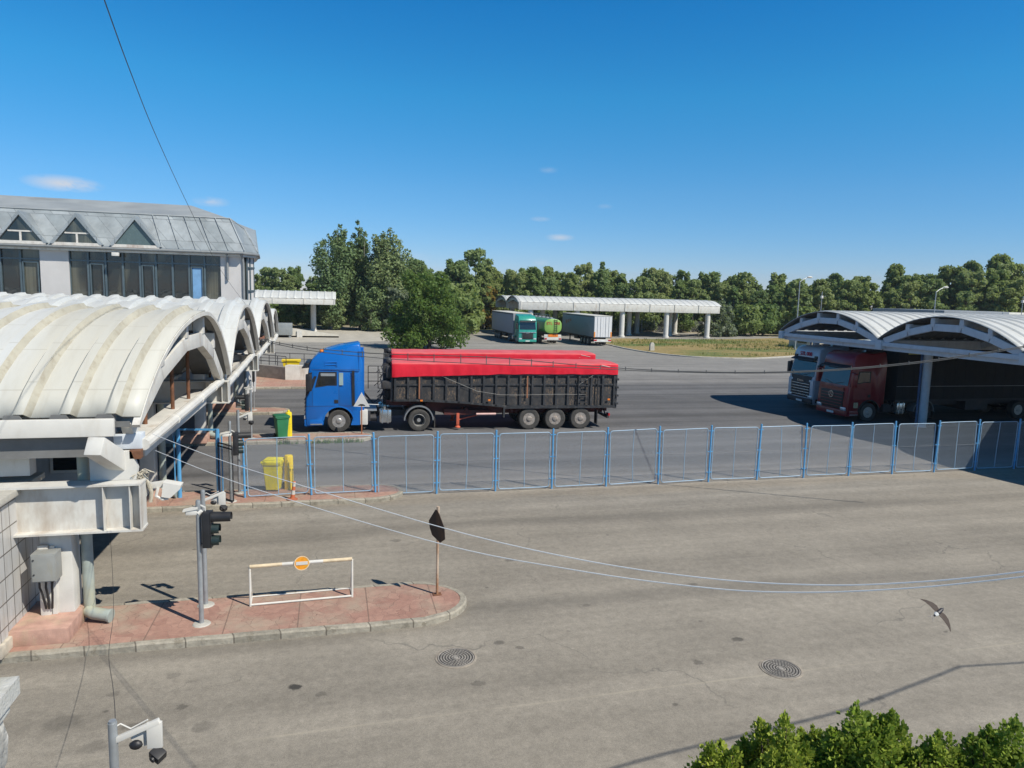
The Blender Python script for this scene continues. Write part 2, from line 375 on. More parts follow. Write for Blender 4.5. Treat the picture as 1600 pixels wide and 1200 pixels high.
def stamped_mat():
    """pinkish stamped paving: irregular flagstone outlines, control joints, pale dust"""
    m, nt, out = _nt('stamped_paving')
    b = N(nt, 'ShaderNodeBsdfPrincipled'); L(nt, b.outputs[0], out.inputs[0])
    tc = N(nt, 'ShaderNodeTexCoord').outputs['Object']
    nz = N(nt, 'ShaderNodeTexNoise'); nz.inputs['Scale'].default_value = 3; L(nt, tc, nz.inputs['Vector'])
    sc = N(nt, 'ShaderNodeVectorMath'); sc.operation = 'SCALE'; L(nt, nz.outputs['Color'], sc.inputs[0]); sc.inputs['Scale'].default_value = .28
    ad = N(nt, 'ShaderNodeVectorMath'); ad.operation = 'ADD'; L(nt, tc, ad.inputs[0]); L(nt, sc.outputs[0], ad.inputs[1])
    ve = N(nt, 'ShaderNodeTexVoronoi'); ve.feature = 'DISTANCE_TO_EDGE'; ve.inputs['Scale'].default_value = 3.6; L(nt, ad.outputs[0], ve.inputs['Vector'])
    vc = N(nt, 'ShaderNodeTexVoronoi'); vc.inputs['Scale'].default_value = 3.6; L(nt, ad.outputs[0], vc.inputs['Vector'])
    sep = N(nt, 'ShaderNodeSeparateColor'); L(nt, vc.outputs['Color'], sep.inputs[0])
    c = mix_c(nt, sep.outputs[0], (.30,.165,.125), (.38,.225,.17))
    c = mix_c(nt, .5, c, ramp(nt, noise_n(nt, tc, 7, 6, .7), [(.3, .33), (.7, .66)]), 'OVERLAY')
    dust = noise_n(nt, tc, .9, 6, .65)
    c = mix_c(nt, ramp(nt, dust, [(.47, 0.), (.68, .75)]), c, (.34,.29,.215))
    brk = noise_n(nt, tc, 2.2, 3)
    crack = math_n(nt, 'MULTIPLY', ramp(nt, ve.outputs['Distance'], [(.006, 1.), (.02, 0.)]), ramp(nt, brk, [(.4, .15), (.55, .8)]))
    c = mix_c(nt, math_n(nt,'MULTIPLY',crack,.8), c, (.17,.10,.075))
    sx = N(nt, 'ShaderNodeSeparateXYZ'); L(nt, tc, sx.inputs[0])
    jx = math_n(nt, 'ABSOLUTE', math_n(nt, 'SUBTRACT', math_n(nt, 'FRACT', math_n(nt, 'DIVIDE', sx.outputs[0], 1.33)), .5))
    c = mix_c(nt, ramp(nt, jx, [(.006, .75), (.012, 0.)]), c, (.15,.10,.075))
    L(nt, c, b.inputs['Base Color']); b.inputs['Roughness'].default_value = .85
    L(nt, bump_n(nt, math_n(nt, 'SUBTRACT', noise_n(nt, tc, 30, 4), math_n(nt, 'MULTIPLY', crack, 2.)), .4, .01), b.inputs['Normal'])
    return m
def grass_mat():
    m, nt, out = _nt('dry_grass')
    b = N(nt, 'ShaderNodeBsdfPrincipled'); L(nt, b.outputs[0], out.inputs[0])
    tc = N(nt, 'ShaderNodeTexCoord').outputs['Object']
    a = noise_n(nt, mapping(nt, tc, (.7,1.6,1)), .09, 6, .62)
    c = ramp(nt, a, [(.38, (.10,.15,.03)), (.45, (.17,.175,.05)), (.52, (.28,.21,.075)), (.68, (.33,.24,.095))])
    c = mix_c(nt, .6, c, ramp(nt, noise_n(nt, mapping(nt, tc, (1,1.,1)), 2.2, 8, .75), [(.3, .28), (.7, .72)]), 'OVERLAY')
    L(nt, c, b.inputs['Base Color']); b.inputs['Roughness'].default_value = .95
    L(nt, bump_n(nt, noise_n(nt, tc, 5, 8, .7), .9, .2), b.inputs['Normal'])
    return m
def dirt_mat():
    m, nt, out = _nt('dusty_earth')
    b = N(nt, 'ShaderNodeBsdfPrincipled'); L(nt, b.outputs[0], out.inputs[0])
    tc = N(nt, 'ShaderNodeTexCoord').outputs['Object']
    c = ramp(nt, noise_n(nt, tc, .06, 8, .65), [(.38, (.10,.11,.045)), (.5, (.24,.20,.13)), (.62, (.33,.28,.20))])
    c = mix_c(nt, .5, c, ramp(nt, noise_n(nt, tc, 1.5, 8, .7), [(.3, .3), (.7, .7)]), 'OVERLAY')
    L(nt, c, b.inputs['Base Color']); b.inputs['Roughness'].default_value = .95
    return m
ASPH = asphalt_mat(); STAMP = stamped_mat(); GRASS = grass_mat(); DIRT = dirt_mat()
PALEC = M('pale_concrete', (.40,.37,.31), .9, var=.15, scale=.6, bump=.2, bscale=8, grime=((.24,.21,.16), .35, .8, (1,1,1)))

def sheet(name, poly, z, mat):
    mb = MB(); mb.add([(x, y, z) for x, y in poly], [tuple(range(len(poly)))]); o = mb.build(name, mat, smooth=0)
    for p in o.data.polygons:
        if p.normal.z < 0: o.data.flip_normals(); break
    return struct(o)
sheet('ground', [(-900,-300),(1200,-300),(1200,1500),(-900,1500)], -.03, DIRT)
sheet('road', [(-90,-20),(130,-20),(130,92),(96,104),(62,127),(36,127),(5,127),(-12,121),(-90,121)], 0., ASPH)
sheet('concrete_apron', [(-60,84),(2,92),(14,100),(16,122),(-60,122)], .004, PALEC)

def smooth_poly(pts, n=6):
    out = []
    k = len(pts)
    for i in range(k):
        p0, p1, p2, p3 = (Vector(pts[(i+j) % k]) for j in (-1, 0, 1, 2))
        for t in range(n):
            u = t/n
            out.append(.5*((2*p1)+(p2-p0)*u+(2*p0-5*p1+4*p2-p3)*u*u+(3*p1-p0-3*p2+p3)*u**3))
    return [(p.x, p.y) for p in out]
def offset_poly(poly, d):
    n = len(poly); out = []
    for i in range(n):
        a, b, c = (Vector(poly[(i+j) % n]) for j in (-1, 0, 1))
        e1 = (b-a); e2 = (c-b)
        if e1.length < 1e-6 or e2.length < 1e-6: out.append((b.x, b.y)); continue
        e1.normalize(); e2.normalize()
        n1 = Vector((-e1.y, e1.x)); n2 = Vector((-e2.y, e2.x)); q = (n1+n2)
        if q.length < 1e-3: q = n1
        q.normalize(); k = d/max(.5, q.dot(n1)); out.append((b.x+q.x*k, b.y+q.y*k))
    return out
def kerbed(outline, h, kw, pave_mat, names, kerb_mat=None, rough=.016):
    """kerb ring (real step) and the paving inside it; outline runs counter-clockwise"""
    kerb_mat = kerb_mat or KERB
    inner = offset_poly(outline, kw); n = len(outline)
    mb = MB(); rnd = random.Random(len(outline))
    jit = [rnd.uniform(-rough, rough) for _ in range(n)]
    rings = [[(outline[i][0], outline[i][1], -.02) for i in range(n)],
             [(outline[i][0], outline[i][1], h-.03+jit[i]) for i in range(n)],
             [(outline[i][0]*.8+inner[i][0]*.2, outline[i][1]*.8+inner[i][1]*.2, h+jit[i]) for i in range(n)],
             [(inner[i][0], inner[i][1], h+jit[i]*.5) for i in range(n)],
             [(inner[i][0], inner[i][1], -.02) for i in range(n)]]
    mb.loft(rings, caps=False); k = struct(mb.build(names[0], kerb_mat, smooth=30))
    mb = MB(); mb.add([(x, y, h-.008) for x, y in inner], [tuple(range(n))])
    p = struct(mb.build(names[1], pave_mat, smooth=0))
    return k, p
def island_outline(y0, y1, xt, x0=-34., step=.4):
    r = (y1-y0)/2; yc = (y0+y1)/2; out = []
    x = x0
    while x < xt-r*1.25: out.append((x, y0)); x += step
    for i in range(17):
        t = -math.pi/2+math.pi*i/16; out.append((xt-r*1.25+math.cos(t)*r*1.25, yc+math.sin(t)*r))
    x = xt-r*1.25-step
    while x > x0: out.append((x, y1)); x -= step
    return out
STAMPH = .14
ISL = [(13.27,15.2,2.72), (21.82,23.55,2.2), (30.98,32.62,1.75), (38.4,40.05,-2.2)]
for y0, y1, xt in ISL: kerbed(island_outline(y0, y1, xt), STAMPH, .13, STAMP, ('kerb', 'island_pavement'))
kerbed([(-40,48.4),(-1.5,48.4),(-.6,49.3),(-.6,53.6),(-1.4,54.4),(-40,54.4)], .13, .2, STAMP, ('kerb', 'pavement'))
gpoly = smooth_poly([(37,95),(36.2,89),(36.0,84),(36.5,78.5),(38.2,74),(41,71.8),(46,71),(55,74.8),(70,82),(100,96),(110,125),(70,108),(52,104),(42,104)], 5)
kerbed(gpoly, .14, .22, GRASS, ('kerb', 'grass_field'), CONC)

# grass tufts on the field and weeds along the third island: ground cover nobody could count
def tufts(name, spots, mat, label):
    mb = MB(); rnd = random.Random(3)
    for x, y, z, h, k in spots:
        for _ in range(k):
            a = rnd.uniform(0, 6.28); dx, dy = rnd.gauss(0, h*.5), rnd.gauss(0, h*.5); hh = h*rnd.uniform(.5, 1.2); w = hh*.14
            bx, by = x+dx, y+dy; ln = hh*rnd.uniform(-.4, .4)
            mb.add([(bx-w*math.cos(a), by-w*math.sin(a), z-.01), (bx+w*math.cos(a), by+w*math.sin(a), z-.01), (bx+ln*math.sin(a), by+ln*math.cos(a), z+hh)], [(0,1,2)])
    o = mb.build(name, mat, smooth=0, fix=False); return tag(o, label, 'grass', kind='stuff')
GRASSL = leaf_mat('grass_blade', (.11,.17,.03), (.30,.25,.09), .3)
WEEDL = leaf_mat('weed_blade', (.07,.15,.025), (.14,.20,.05), .3)
rg = random.Random(11); sp = []
for _ in range(2600):
    x, y = rg.uniform(36.6, 80), rg.uniform(71.5, 103)
    if y < 71.5+abs(x-46)*.36+.6 and x > 46: continue
    if x < 46 and y < 73.6+(46-x)*.2-(0 if x > 41 else -(41-x)*1.2): continue
    if mnoise.noise(Vector((x*.06, y*.12, 2))) < -.12: continue
    if y > 103 or (y > 99 and x < 44): continue
    sp.append((x, y, .13, rg.uniform(.12, .4), 4))
tufts('grass', sp, GRASSL, 'tufts of half dry grass over the kerbed field before the far canopy')
sp = []
for _ in range(230):
    t = rg.betavariate(1.2, 1.6); x = -2.2+3.6*t
    if mnoise.noise(Vector((x*1.3, 0, 5))) < -.1: continue
    sp.append((x, 31.08+abs(rg.gauss(0, .10))-.12, .02, rg.uniform(.06, .2), 6))
tufts('weeds', sp, WEEDL, 'green weeds growing along the kerb of the third island')
# ------------------------------------------------------------------ vaulted canopies
def roof_mat(name, aged):
    m, nt, out = _nt(name)
    b = N(nt, 'ShaderNodeBsdfPrincipled'); L(nt, b.outputs[0], out.inputs[0])
    tc = N(nt, 'ShaderNodeTexCoord').outputs['Object']
    sx = N(nt, 'ShaderNodeSeparateXYZ'); L(nt, tc, sx.inputs[0])
    c = ramp(nt, noise_n(nt, tc, .8, 6), [(.3, (.49,.50,.48)), (.7, (.565,.57,.55))])
    if aged:
        # the last few sheets at the gable end are older and yellowed; dirt runs down every sheet
        g = math_n(nt, 'ADD', sx.outputs[0], math_n(nt, 'MULTIPLY', noise_n(nt, tc, .5, 3), .5))
        k = math_n(nt, 'MULTIPLY', ramp(nt, math_n(nt, 'MULTIPLY_ADD', g, .05, .5), [(.215, 0.), (.24, .85)]), math_n(nt, 'LESS_THAN', sx.outputs[1], 18.75))
        c = mix_c(nt, k, c, (.50,.485,.42))
    st = noise_n(nt, mapping(nt, tc, (3.2,.35,.5)), 1.6, 8, .7)
    c = mix_c(nt, math_n(nt, 'MULTIPLY', ramp(nt, st, [(.48, 0.), (.75, 1.)]), .4), c, (.36,.33,.26))
    lp = math_n(nt, 'ABSOLUTE', math_n(nt, 'SUBTRACT', math_n(nt, 'FRACT', math_n(nt, 'DIVIDE', sx.outputs[1], .95)), .5))
    c = mix_c(nt, math_n(nt, 'MULTIPLY', ramp(nt, lp, [(.006, 1.), (.014, 0.)]), .45), c, (.30,.28,.23))
    L(nt, c, b.inputs['Base Color']); b.inputs['Roughness'].default_value = .5
    return m
ROOFD = M('grimy_rib_flank', (.40,.375,.30), .7, var=.12, scale=1.2, grime=((.25,.21,.15), .45, 6, (1,1,1)))
ROOFA = roof_mat('aged_roof_sheet', True); ROOFB = roof_mat('white_roof_sheet', False)
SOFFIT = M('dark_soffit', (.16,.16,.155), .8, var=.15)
SHADEW = M('shade_tinted_white', (.56,.60,.64), .55, var=.08, grime=((.35,.30,.25), .15, 2))  # white steel; the blue cast of shade is mixed into its colour

def vault_roof(parent, y0, y1, zs, zc, xe, xl, mat, sgn=1, xshift=None, step=True, rib=.74, dirty=False):
    """ribbed barrel sheet between valley y0 and y1; gable end at x = xe, running to xl"""
    yc = (y0+y1)/2; hw = (y1-y0)/2; sag = zc-zs; rad = (hw*hw+sag*sag)/(2*sag); a0 = math.asin(min(1, hw/rad))
    prof = []; d = .115 if sgn == 1 and mat is ROOFA else .06; n = int(abs(xl-xe)/rib)
    prof.append((0., 0.))
    for i in range(n):
        o = i*rib+.30
        prof += [(o, 0.), (o+.085, d), (o+.24, d), (o+.325, 0.)]
    prof.append((n*rib+.3, 0.))
    rings = []; na = 18
    aa = -a0+(.03 if dirty else 0)
    for j in range(na+1):
        a = aa+(a0-aa)*j/na; lift = .06 if (step and a <= .02) else 0.
        y, z = yc+math.sin(a)*rad, zc-rad+math.cos(a)*rad
        sh = xshift(y) if xshift else 0.
        rings.append([(xe+sh-sgn*px, yc+math.sin(a)*(rad+h+lift), zc-rad+math.cos(a)*(rad+h+lift)) for px, h in prof])
        if step and abs(a) <= .03:
            rings.append([(xe+sh-sgn*px, yc+math.sin(a)*(rad+h), zc-rad+math.cos(a)*(rad+h)) for px, h in prof])
    mb = MB(); mb.loft(rings, close=False)
    if dirty: mb.m = [2 if (k % (len(prof)-1)) % 4 == 1 and k % (len(prof)-1) < 60 else 0 for k in range(len(mb.f))]
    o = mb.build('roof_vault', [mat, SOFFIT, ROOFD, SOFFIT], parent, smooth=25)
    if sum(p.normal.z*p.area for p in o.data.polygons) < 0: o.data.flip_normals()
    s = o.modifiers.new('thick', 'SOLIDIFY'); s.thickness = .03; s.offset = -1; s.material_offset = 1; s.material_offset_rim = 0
    return (yc, rad, zc, a0)
def arch_z(g, y, off): yc, rad, zc, a0 = g; return zc-rad+math.sqrt(max(0, (rad-off)**2-(y-yc)**2))
def gable(parent, y0, y1, zs, zc, xe, g, mat, sgn=1, xshift=None, flat=False):
    """polygonal box beam under the arch, stub posts with purlins behind, tie tube at the feet"""
    w = y1-y0; xb = xe-sgn*.28
    fr = [.03, .215, .40, .60, .785, .97]; pts = []
    for f in fr:
        y = y0+w*f; pts.append(Vector((xb+(xshift(y) if xshift else 0), y, min(arch_z(g, y, .0)-(.62 if not flat else .5), zc-.55))))
    pts[0].z = zs-.12; pts[-1].z = zs-.12
    mb = MB()
    for a, b in zip(pts, pts[1:]): 
        e = (b-a).normalized()*.03
        mb.beam(a-e, b+e, .2, .34, bev=.015)
    mb.build('gable_beam', mat, parent, smooth=30)
    mb = MB()
    for f in (.215, .40, .60, .785):
        y = y0+w*f; x = xb+(xshift(y) if xshift else 0); zt = arch_z(g, y, .06)
        zb = min(arch_z(g, y, 0)-.62, zc-.55)+.14
        mb.box(x-.12, x+.12, y-.12, y+.12, zb, zt, bev=.01)
        mb.box(min(x-sgn*.13, x-sgn*9), max(x-sgn*.13, x-sgn*9), y-.1, y+.1, zt-.34, zt-.04)
    mb.build('purlin', mat, parent, smooth=30)

# --- the gate canopy over the lanes on the left
gc = thing('gate_canopy', 'long white canopy of ribbed barrel vaults over the lanes beside the glazed building', 'canopy', (0,0,0))
V = [14.2, 22.7, 31.5, 40.1, 44.9]
XE = [-2.95, -2.95, -3.0, -3.1, -3.2]
for i in range(4):
    sh = (lambda y: -.5*max(0, min(1, (18.2-y)/4.0))) if i == 0 else None
    zs, zc = 3.92, (5.86 if i < 3 else 5.3)
    g = vault_roof(gc, V[i], V[i+1], zs, zc, XE[i], -27, ROOFA, 1, sh, dirty=(i == 0))
    gable(gc, V[i], V[i+1], zs, zc, XE[i], g, WHITED, 1, sh)
    # edge trim along the gable end of the sheet
    mb = MB(); pts = []
    yc, rad, zcc, a0 = g
    ring = []
    for j in range(25):
        a = -a0+2*a0*j/24; y = yc+math.sin(a)*rad; x = XE[i]+(sh(y) if sh else 0)
        ring.append([(x+.02, yc+math.sin(a)*(rad+.03), zcc-rad+math.cos(a)*(rad+.03)), (x-.11, yc+math.sin(a)*(rad+.03), zcc-rad+math.cos(a)*(rad+.03)),
                     (x-.11, yc+math.sin(a)*(rad-.06), zcc-rad+math.cos(a)*(rad-.06)), (x+.02, yc+math.sin(a)*(rad-.06), zcc-rad+math.cos(a)*(rad-.06))])
    mb.loft(ring); mb.build('edge_trim', WHITED, gc, smooth=30)
    # white tie pipe from valley to valley with a lighting trough under it
    mb = MB(); xs = -3.45 if i == 0 else -3.15
    mb.tube([(xs, V[i]+.3, 3.5), (-3.2, V[i+1]-.2, 3.72)], .11, 10)
    for t in (.3, .62, .85): 
        p = Vector((xs, V[i]+.3, 3.5)).lerp(Vector((-3.2, V[i+1]-.2, 3.72)), t); mb.cyl(p-Vector((0,.03,0)), p+Vector((0,.03,.0)), .125, n=10)
    mb.build('tie_pipe', WHITE, gc)
    mb = MB(); mb.beam((xs-.25, V[i]+1.0, 3.2), (-3.4, V[i+1]-2.2, 3.42), .22, .16, bev=.02); mb.box(-3.98, -3.62, V[i]+.4, V[i+1]-.4, 3.36, 3.52, bev=.02); mb.build('light_trough', WHITED, gc)
    for px, py, zb, zt in ((-3.9, 16.6, 3.5, 4.8), (-3.75, 18.6, 3.5, 5.3), (-3.7, 20.3, 3.5, 5.1)) if i < 2 else ():
        mb = MB(); mb.cyl((px, py-14.2+V[i], zb), (px, py-14.2+V[i], zt), .045, n=8); mb.build('hanger_pole', RUST, gc)
for i, v in enumerate(V[:4]):
    zb, zt = (1.98, 2.88) if i == 0 else (3.05, 3.72)
    xr = -3.42 if i == 0 else -3.0
    hf = .2
    mb = MB()                                           # cantilevered steel beam with flanges and stiffeners
    mb.box(-26, xr, v-.012, v+.012, zb+.03, zt-.03)
    mb.box(-26, xr+.02, v-hf, v+hf, zb, zb+.035); mb.box(-26, xr+.02, v-hf, v+hf, zt-.035, zt)
    mb.box(xr-.02, xr+.005, v-hf, v+hf, zb+.035, zt-.035)
    for dx in (.18, .62): 
        for s in (-1, 1): mb.box(xr-dx-.012, xr-dx, v+s*.013, v+s*(hf-.01), zb+.036, zt-.036)
    mb.build('cantilever_beam', WHITED, gc, smooth=0)
    mb = MB(); cx = -4.93 if i == 0 else -5.35
    cw = .26 if i == 0 else .2
    cy = v+.28
    mb.box(cx-cw, cx+cw, cy-.22, cy+.22, .12, zb-.005, bev=.02)
    if i == 0: mb.box(cx-.28, cx-.1, cy-.30, cy-.222, .4, 1.75, bev=.03); mb.box(cx-.085, cx-.01, cy-.27, cy-.222, .4, 1.72)
    mb.build('column', WHITED, gc)
    mb = MB(); dx = cx+cw+.17
    mb.tube([(dx, cy+.05, zs), (dx, cy+.05, .30)], .10, 12)
    mb.tube([(dx-.02, cy+.0, .33), (dx+.10, cy-.08, .30), (dx+.40, cy-.16, .26)], .115, 12); mb.tube([(dx+.38, cy-.155, .262), (dx+.42, cy-.165, .258)], .128, 12)
    mb.build('drainpipe', GREYPIPE, gc)
    mb = MB(); mb.box(cx-.75, cx+.36, v-.62, v+.72, .12, .42, bev=.03)
    mb.build('column_plinth', M('pink_plinth_%d' % i, (.44,.265,.205), .85, var=.2, scale=5, bump=.4, grime=((.40,.36,.22), .3, 2)), gc)
# eave side: fascia, hollow strut, gusset over the near beam, rust bracket
mb = MB(); mb.box(-26, -3.82, 14.02, 14.13, 3.76, 4.08, bev=.02); mb.build('fascia', WHITE, gc)
mb = MB(); cl = [(-3.6,3.9),(-3.6,4.0)]
for k in range(26):
    x = -3.95-k*.74; cl += [(x+.12,4.0),(x+.06,4.14),(x-.18,4.14),(x-.24,4.0)]
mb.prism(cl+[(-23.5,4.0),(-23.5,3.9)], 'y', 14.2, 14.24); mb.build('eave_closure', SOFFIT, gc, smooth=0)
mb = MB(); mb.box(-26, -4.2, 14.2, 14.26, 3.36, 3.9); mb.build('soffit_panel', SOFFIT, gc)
mb = MB(); mb.beam((-4.03, 13.62, 3.68), (-3.86, 14.42, 3.20), .30, .34, bev=.03); mb.build('hollow_strut', WHITED, gc)
mb = MB(); mb.prism([(-4.32,2.885),(-3.55,2.885),(-3.52,3.1),(-3.62,3.42),(-4.32,3.42)], 'y', 14.3, 14.42); mb.build('gusset_plate', WHITED, gc)
mb = MB(); mb.box(-3.95, -3.47, 14.45, 14.75, 3.43, 3.72, bev=.02); mb.build('end_block', SHADEW, gc)
mb = MB(); mb.box(-3.66, -3.46, 14.3, 14.5, 3.27, 3.43, bev=.01); mb.build('rusty_bracket', RUST, gc)
mb = MB(); rnd = random.Random(4)
for k in range(9):
    p = Vector((-3.55, 14.35, 2.98)); pts = [p]
    for q in range(6): p = p+Vector((rnd.uniform(-.07,.10), rnd.uniform(-.05,.07), rnd.uniform(-.07,.07))); pts.append(p.copy())
    mb.tube(pts, .012, 5)
mb.tube([(-3.5,14.4,3.0),(-3.4,14.42,2.85),(-3.33,14.44,2.6),(-3.36,14.46,2.4)], .035, 8)
mb.build('cable_bundle', M('tangled_cable', (.42,.38,.30), .8, var=.3, scale=12), gc)
mb = MB(); mb.box(-26, -5.4, 14.6, 14.9, 2.95, 3.3); mb.box(-26, -6.2, 22.4, 22.9, 3.1, 3.7); mb.build('rear_beam', WHITED, gc)

# tiled ticket booth under the canopy, grey booths on the next islands
def tile_mat():
    m, nt, out = _nt('pale_wall_tiles')
    b = N(nt, 'ShaderNodeBsdfPrincipled'); L(nt, b.outputs[0], out.inputs[0])
    tc = N(nt, 'ShaderNodeTexCoord').outputs['Object']
    br = N(nt, 'ShaderNodeTexBrick'); br.offset = 0; br.inputs['Scale'].default_value = 1
    br.inputs['Brick Width'].default_value = .3; br.inputs['Row Height'].default_value = .42; br.inputs['Mortar Size'].default_value = .012
    br.inputs['Color1'].default_value = (.46,.46,.45,1); br.inputs['Color2'].default_value = (.52,.51,.49,1); br.inputs['Mortar'].default_value = (.10,.09,.08,1)
    sx = N(nt, 'ShaderNodeSeparateXYZ'); L(nt, tc, sx.inputs[0])
    cb = N(nt, 'ShaderNodeCombineXYZ'); L(nt, math_n(nt, 'ADD', sx.outputs[0], sx.outputs[1]), cb.inputs[0]); L(nt, sx.outputs[2], cb.inputs[1])
    L(nt, cb.outputs[0], br.inputs['Vector'])
    c = mix_c(nt, math_n(nt, 'MULTIPLY', ramp(nt, noise_n(nt, mapping(nt, tc, (3,3,.5)), 1.5, 7, .7), [(.5, 0.), (.75, 1.)]), .5), br.outputs[0], (.22,.17,.11))
    L(nt, c, b.inputs['Base Color']); b.inputs['Roughness'].default_value = .35
    return m
bt = thing('ticket_booth', 'tiled pale booth standing on the near island beside the canopy column', 'booth', (-5.5, 14.2, .13))
mb = MB(); mb.box(-8, 0, -1.0, 1.0, .22, 2.6, bev=.01); mb.build('tiled_wall', tile_mat(), bt, smooth=0)
mb = MB(); mb.box(-8, .06, -1.06, 1.06, 0, .22, bev=.02); mb.build('base', M('booth_base', (.45,.40,.32), .9, var=.25, scale=5, bump=.4), bt)
mb = MB(); mb.box(-8.1, .1, -1.1, 1.1, 2.6, 2.72, bev=.02); mb.build('roof', CONC, bt)
GREYW = M('grey_render', (.40,.40,.40), .8, var=.1, scale=2, grime=((.25,.23,.2), .3, 2))
for y, lab in ((22.7, 'grey rendered booth under the canopy on the second island'), (31.7, 'grey rendered booth under the canopy on the third island')):
    b2 = thing('ticket_booth', lab, 'booth', (-6.3, y, .13), 0, 'booths under the gate canopy')
    mb = MB(); mb.box(-7, 0, -.75, .75, 0, 2.6, bev=.02); mb.build('wall', GREYW, b2)
    for k in range(3):
        mb = MB(); mb.box(-1.3-k*1.7, -.3-k*1.7, -.79, -.752, 1.1, 2.1); w = mb.build('window', WHITED, b2, smooth=0)
        mb = MB(); mb.box(-1.22-k*1.7, -.38-k*1.7, -.80, -.792, 1.18, 2.02); mb.build('pane', GLASSD, w, smooth=0)
    mb = MB(); mb.box(-7.1, .15, -.85, .85, 2.6, 2.72, bev=.02); mb.build('roof', CONC, b2)

jb = thing('junction_box', 'grey metal cabinet fixed to the first canopy column above the pink plinth', 'cabinet', (-5.02, 14.1, 1.16))
mb = MB(); mb.box(-.2, .2, -.2, .1, 0, .52, bev=.015); mb.build('cabinet_body', M('cabinet_grey', (.26,.265,.25), .5, var=.1, grime=((.30,.24,.12), .3, 3)), jb)
mb = MB(); mb.box(-.18, .18, -.212, -.202, .02, .50, bev=.004); d = mb.build('cabinet_door', M('cabinet_door_grey', (.27,.275,.26), .5, var=.12, grime=((.30,.24,.12), .3, 3)), jb)
mb = MB(); mb.cyl((-.15,-.225,.15),(-.15,-.212,.15),.015); mb.cyl((-.15,-.225,.42),(-.15,-.212,.42),.015); mb.build('lock', DARK, d)
mb = MB()
for k in range(3): mb.tube([(-.13+k*.11,-.05,0),(-.13+k*.1,-.05,-.15),(-.1+k*.08,-.02,-.3),(-.08+k*.05,.05,-.6)], .02, 6)
mb.build('cable', BLACK, jb)
wb = thing('service_cabinet', 'white service cabinet beside the canopy column near the dark bin', 'cabinet', (-6.2, 50.9, .12))
mb = MB(); mb.box(-.55, .45, -.35, .35, 0, 1.55, bev=.03); mb.box(-.6, .5, -.4, .4, 1.55, 1.65, bev=.02); mb.build('cabinet_body', GREYW, wb)
mb = MB(); mb.box(-.45, .35, -.37, -.352, .12, 1.45); mb.build('cabinet_door', WHITED, wb, smooth=0)

# --- the canopy over the parked lorries on the right
rc = thing('truck_canopy', 'white barrel vaulted canopy shading the red and white trucks on the right', 'canopy', (0,0,0))
VR = [15.5, 23.7, 31.95, 40.5]
for i in range(3):
    zs, zc = 4.68, 5.98
    g = vault_roof(rc, VR[i], VR[i+1], zs, zc, 27.9, 60, ROOFB, -1, None, False)
    gable(rc, VR[i], VR[i+1], zs, zc, 27.9, g, SHADEW, -1, None, True)
    mb = MB(); mb.box(28.03, 28.23, VR[i]+.05, VR[i+1]-.05, 4.28, 4.5, bev=.02); mb.box(28.25, 28.31, VR[i]+.05, VR[i+1]-.05, 4.06, 4.3); mb.build('tie_beam', SHADEW, rc)
    for xx in (34.5, 40.5, 47, 53):
        mb = MB(); g2 = g
        pts = [Vector((xx, VR[i]+(VR[i+1]-VR[i])*f, min(arch_z(g, VR[i]+(VR[i+1]-VR[i])*f, .0)-.5, zc-.55))) for f in (.03,.215,.4,.6,.785,.97)]
        for a, b in zip(pts, pts[1:]): mb.beam(a, b, .2, .3)
        mb.build('inner_frame', SHADEW, rc, smooth=0)
for v in VR:
    mb = MB(); mb.box(27.95, 60, v-.2, v+.2, 4.12, 4.6, bev=.02); mb.build('valley_beam', SHADEW, rc)
    for xx in (30.65, 44.6, 57.5):
        mb = MB(); mb.cyl((xx, v-.6 if v == 31.95 else v, 0), (xx, v-.6 if v == 31.95 else v, 4.13), .22, n=20); mb.box(xx-.33, xx+.33, v-1.0, v+.4, 3.9, 4.119, bev=.02)
        mb.build('column', SHADEW, rc)
        if v in (31.95, 40.5):
            mb = MB(); cy = (v-.6 if v == 31.95 else v); mb.cyl((xx-.3, cy+.1, 0), (xx-.3, cy+.1, 4.1), .055, n=10); mb.build('drainpipe', M('slate_blue_pipe', (.06,.12,.24), .6, var=.3, scale=3, grime=((.4,.4,.4), .35, 3)) if 'slate_blue_pipe' not in bpy.data.materials else bpy.data.materials['slate_blue_pipe'], rc)
mb = MB(); mb.box(29.3,30.0,31.2,31.26,3.9,4.1); mb.build('clearance_plate', M('yellow_plate', (.55,.50,.15), .5), rc)

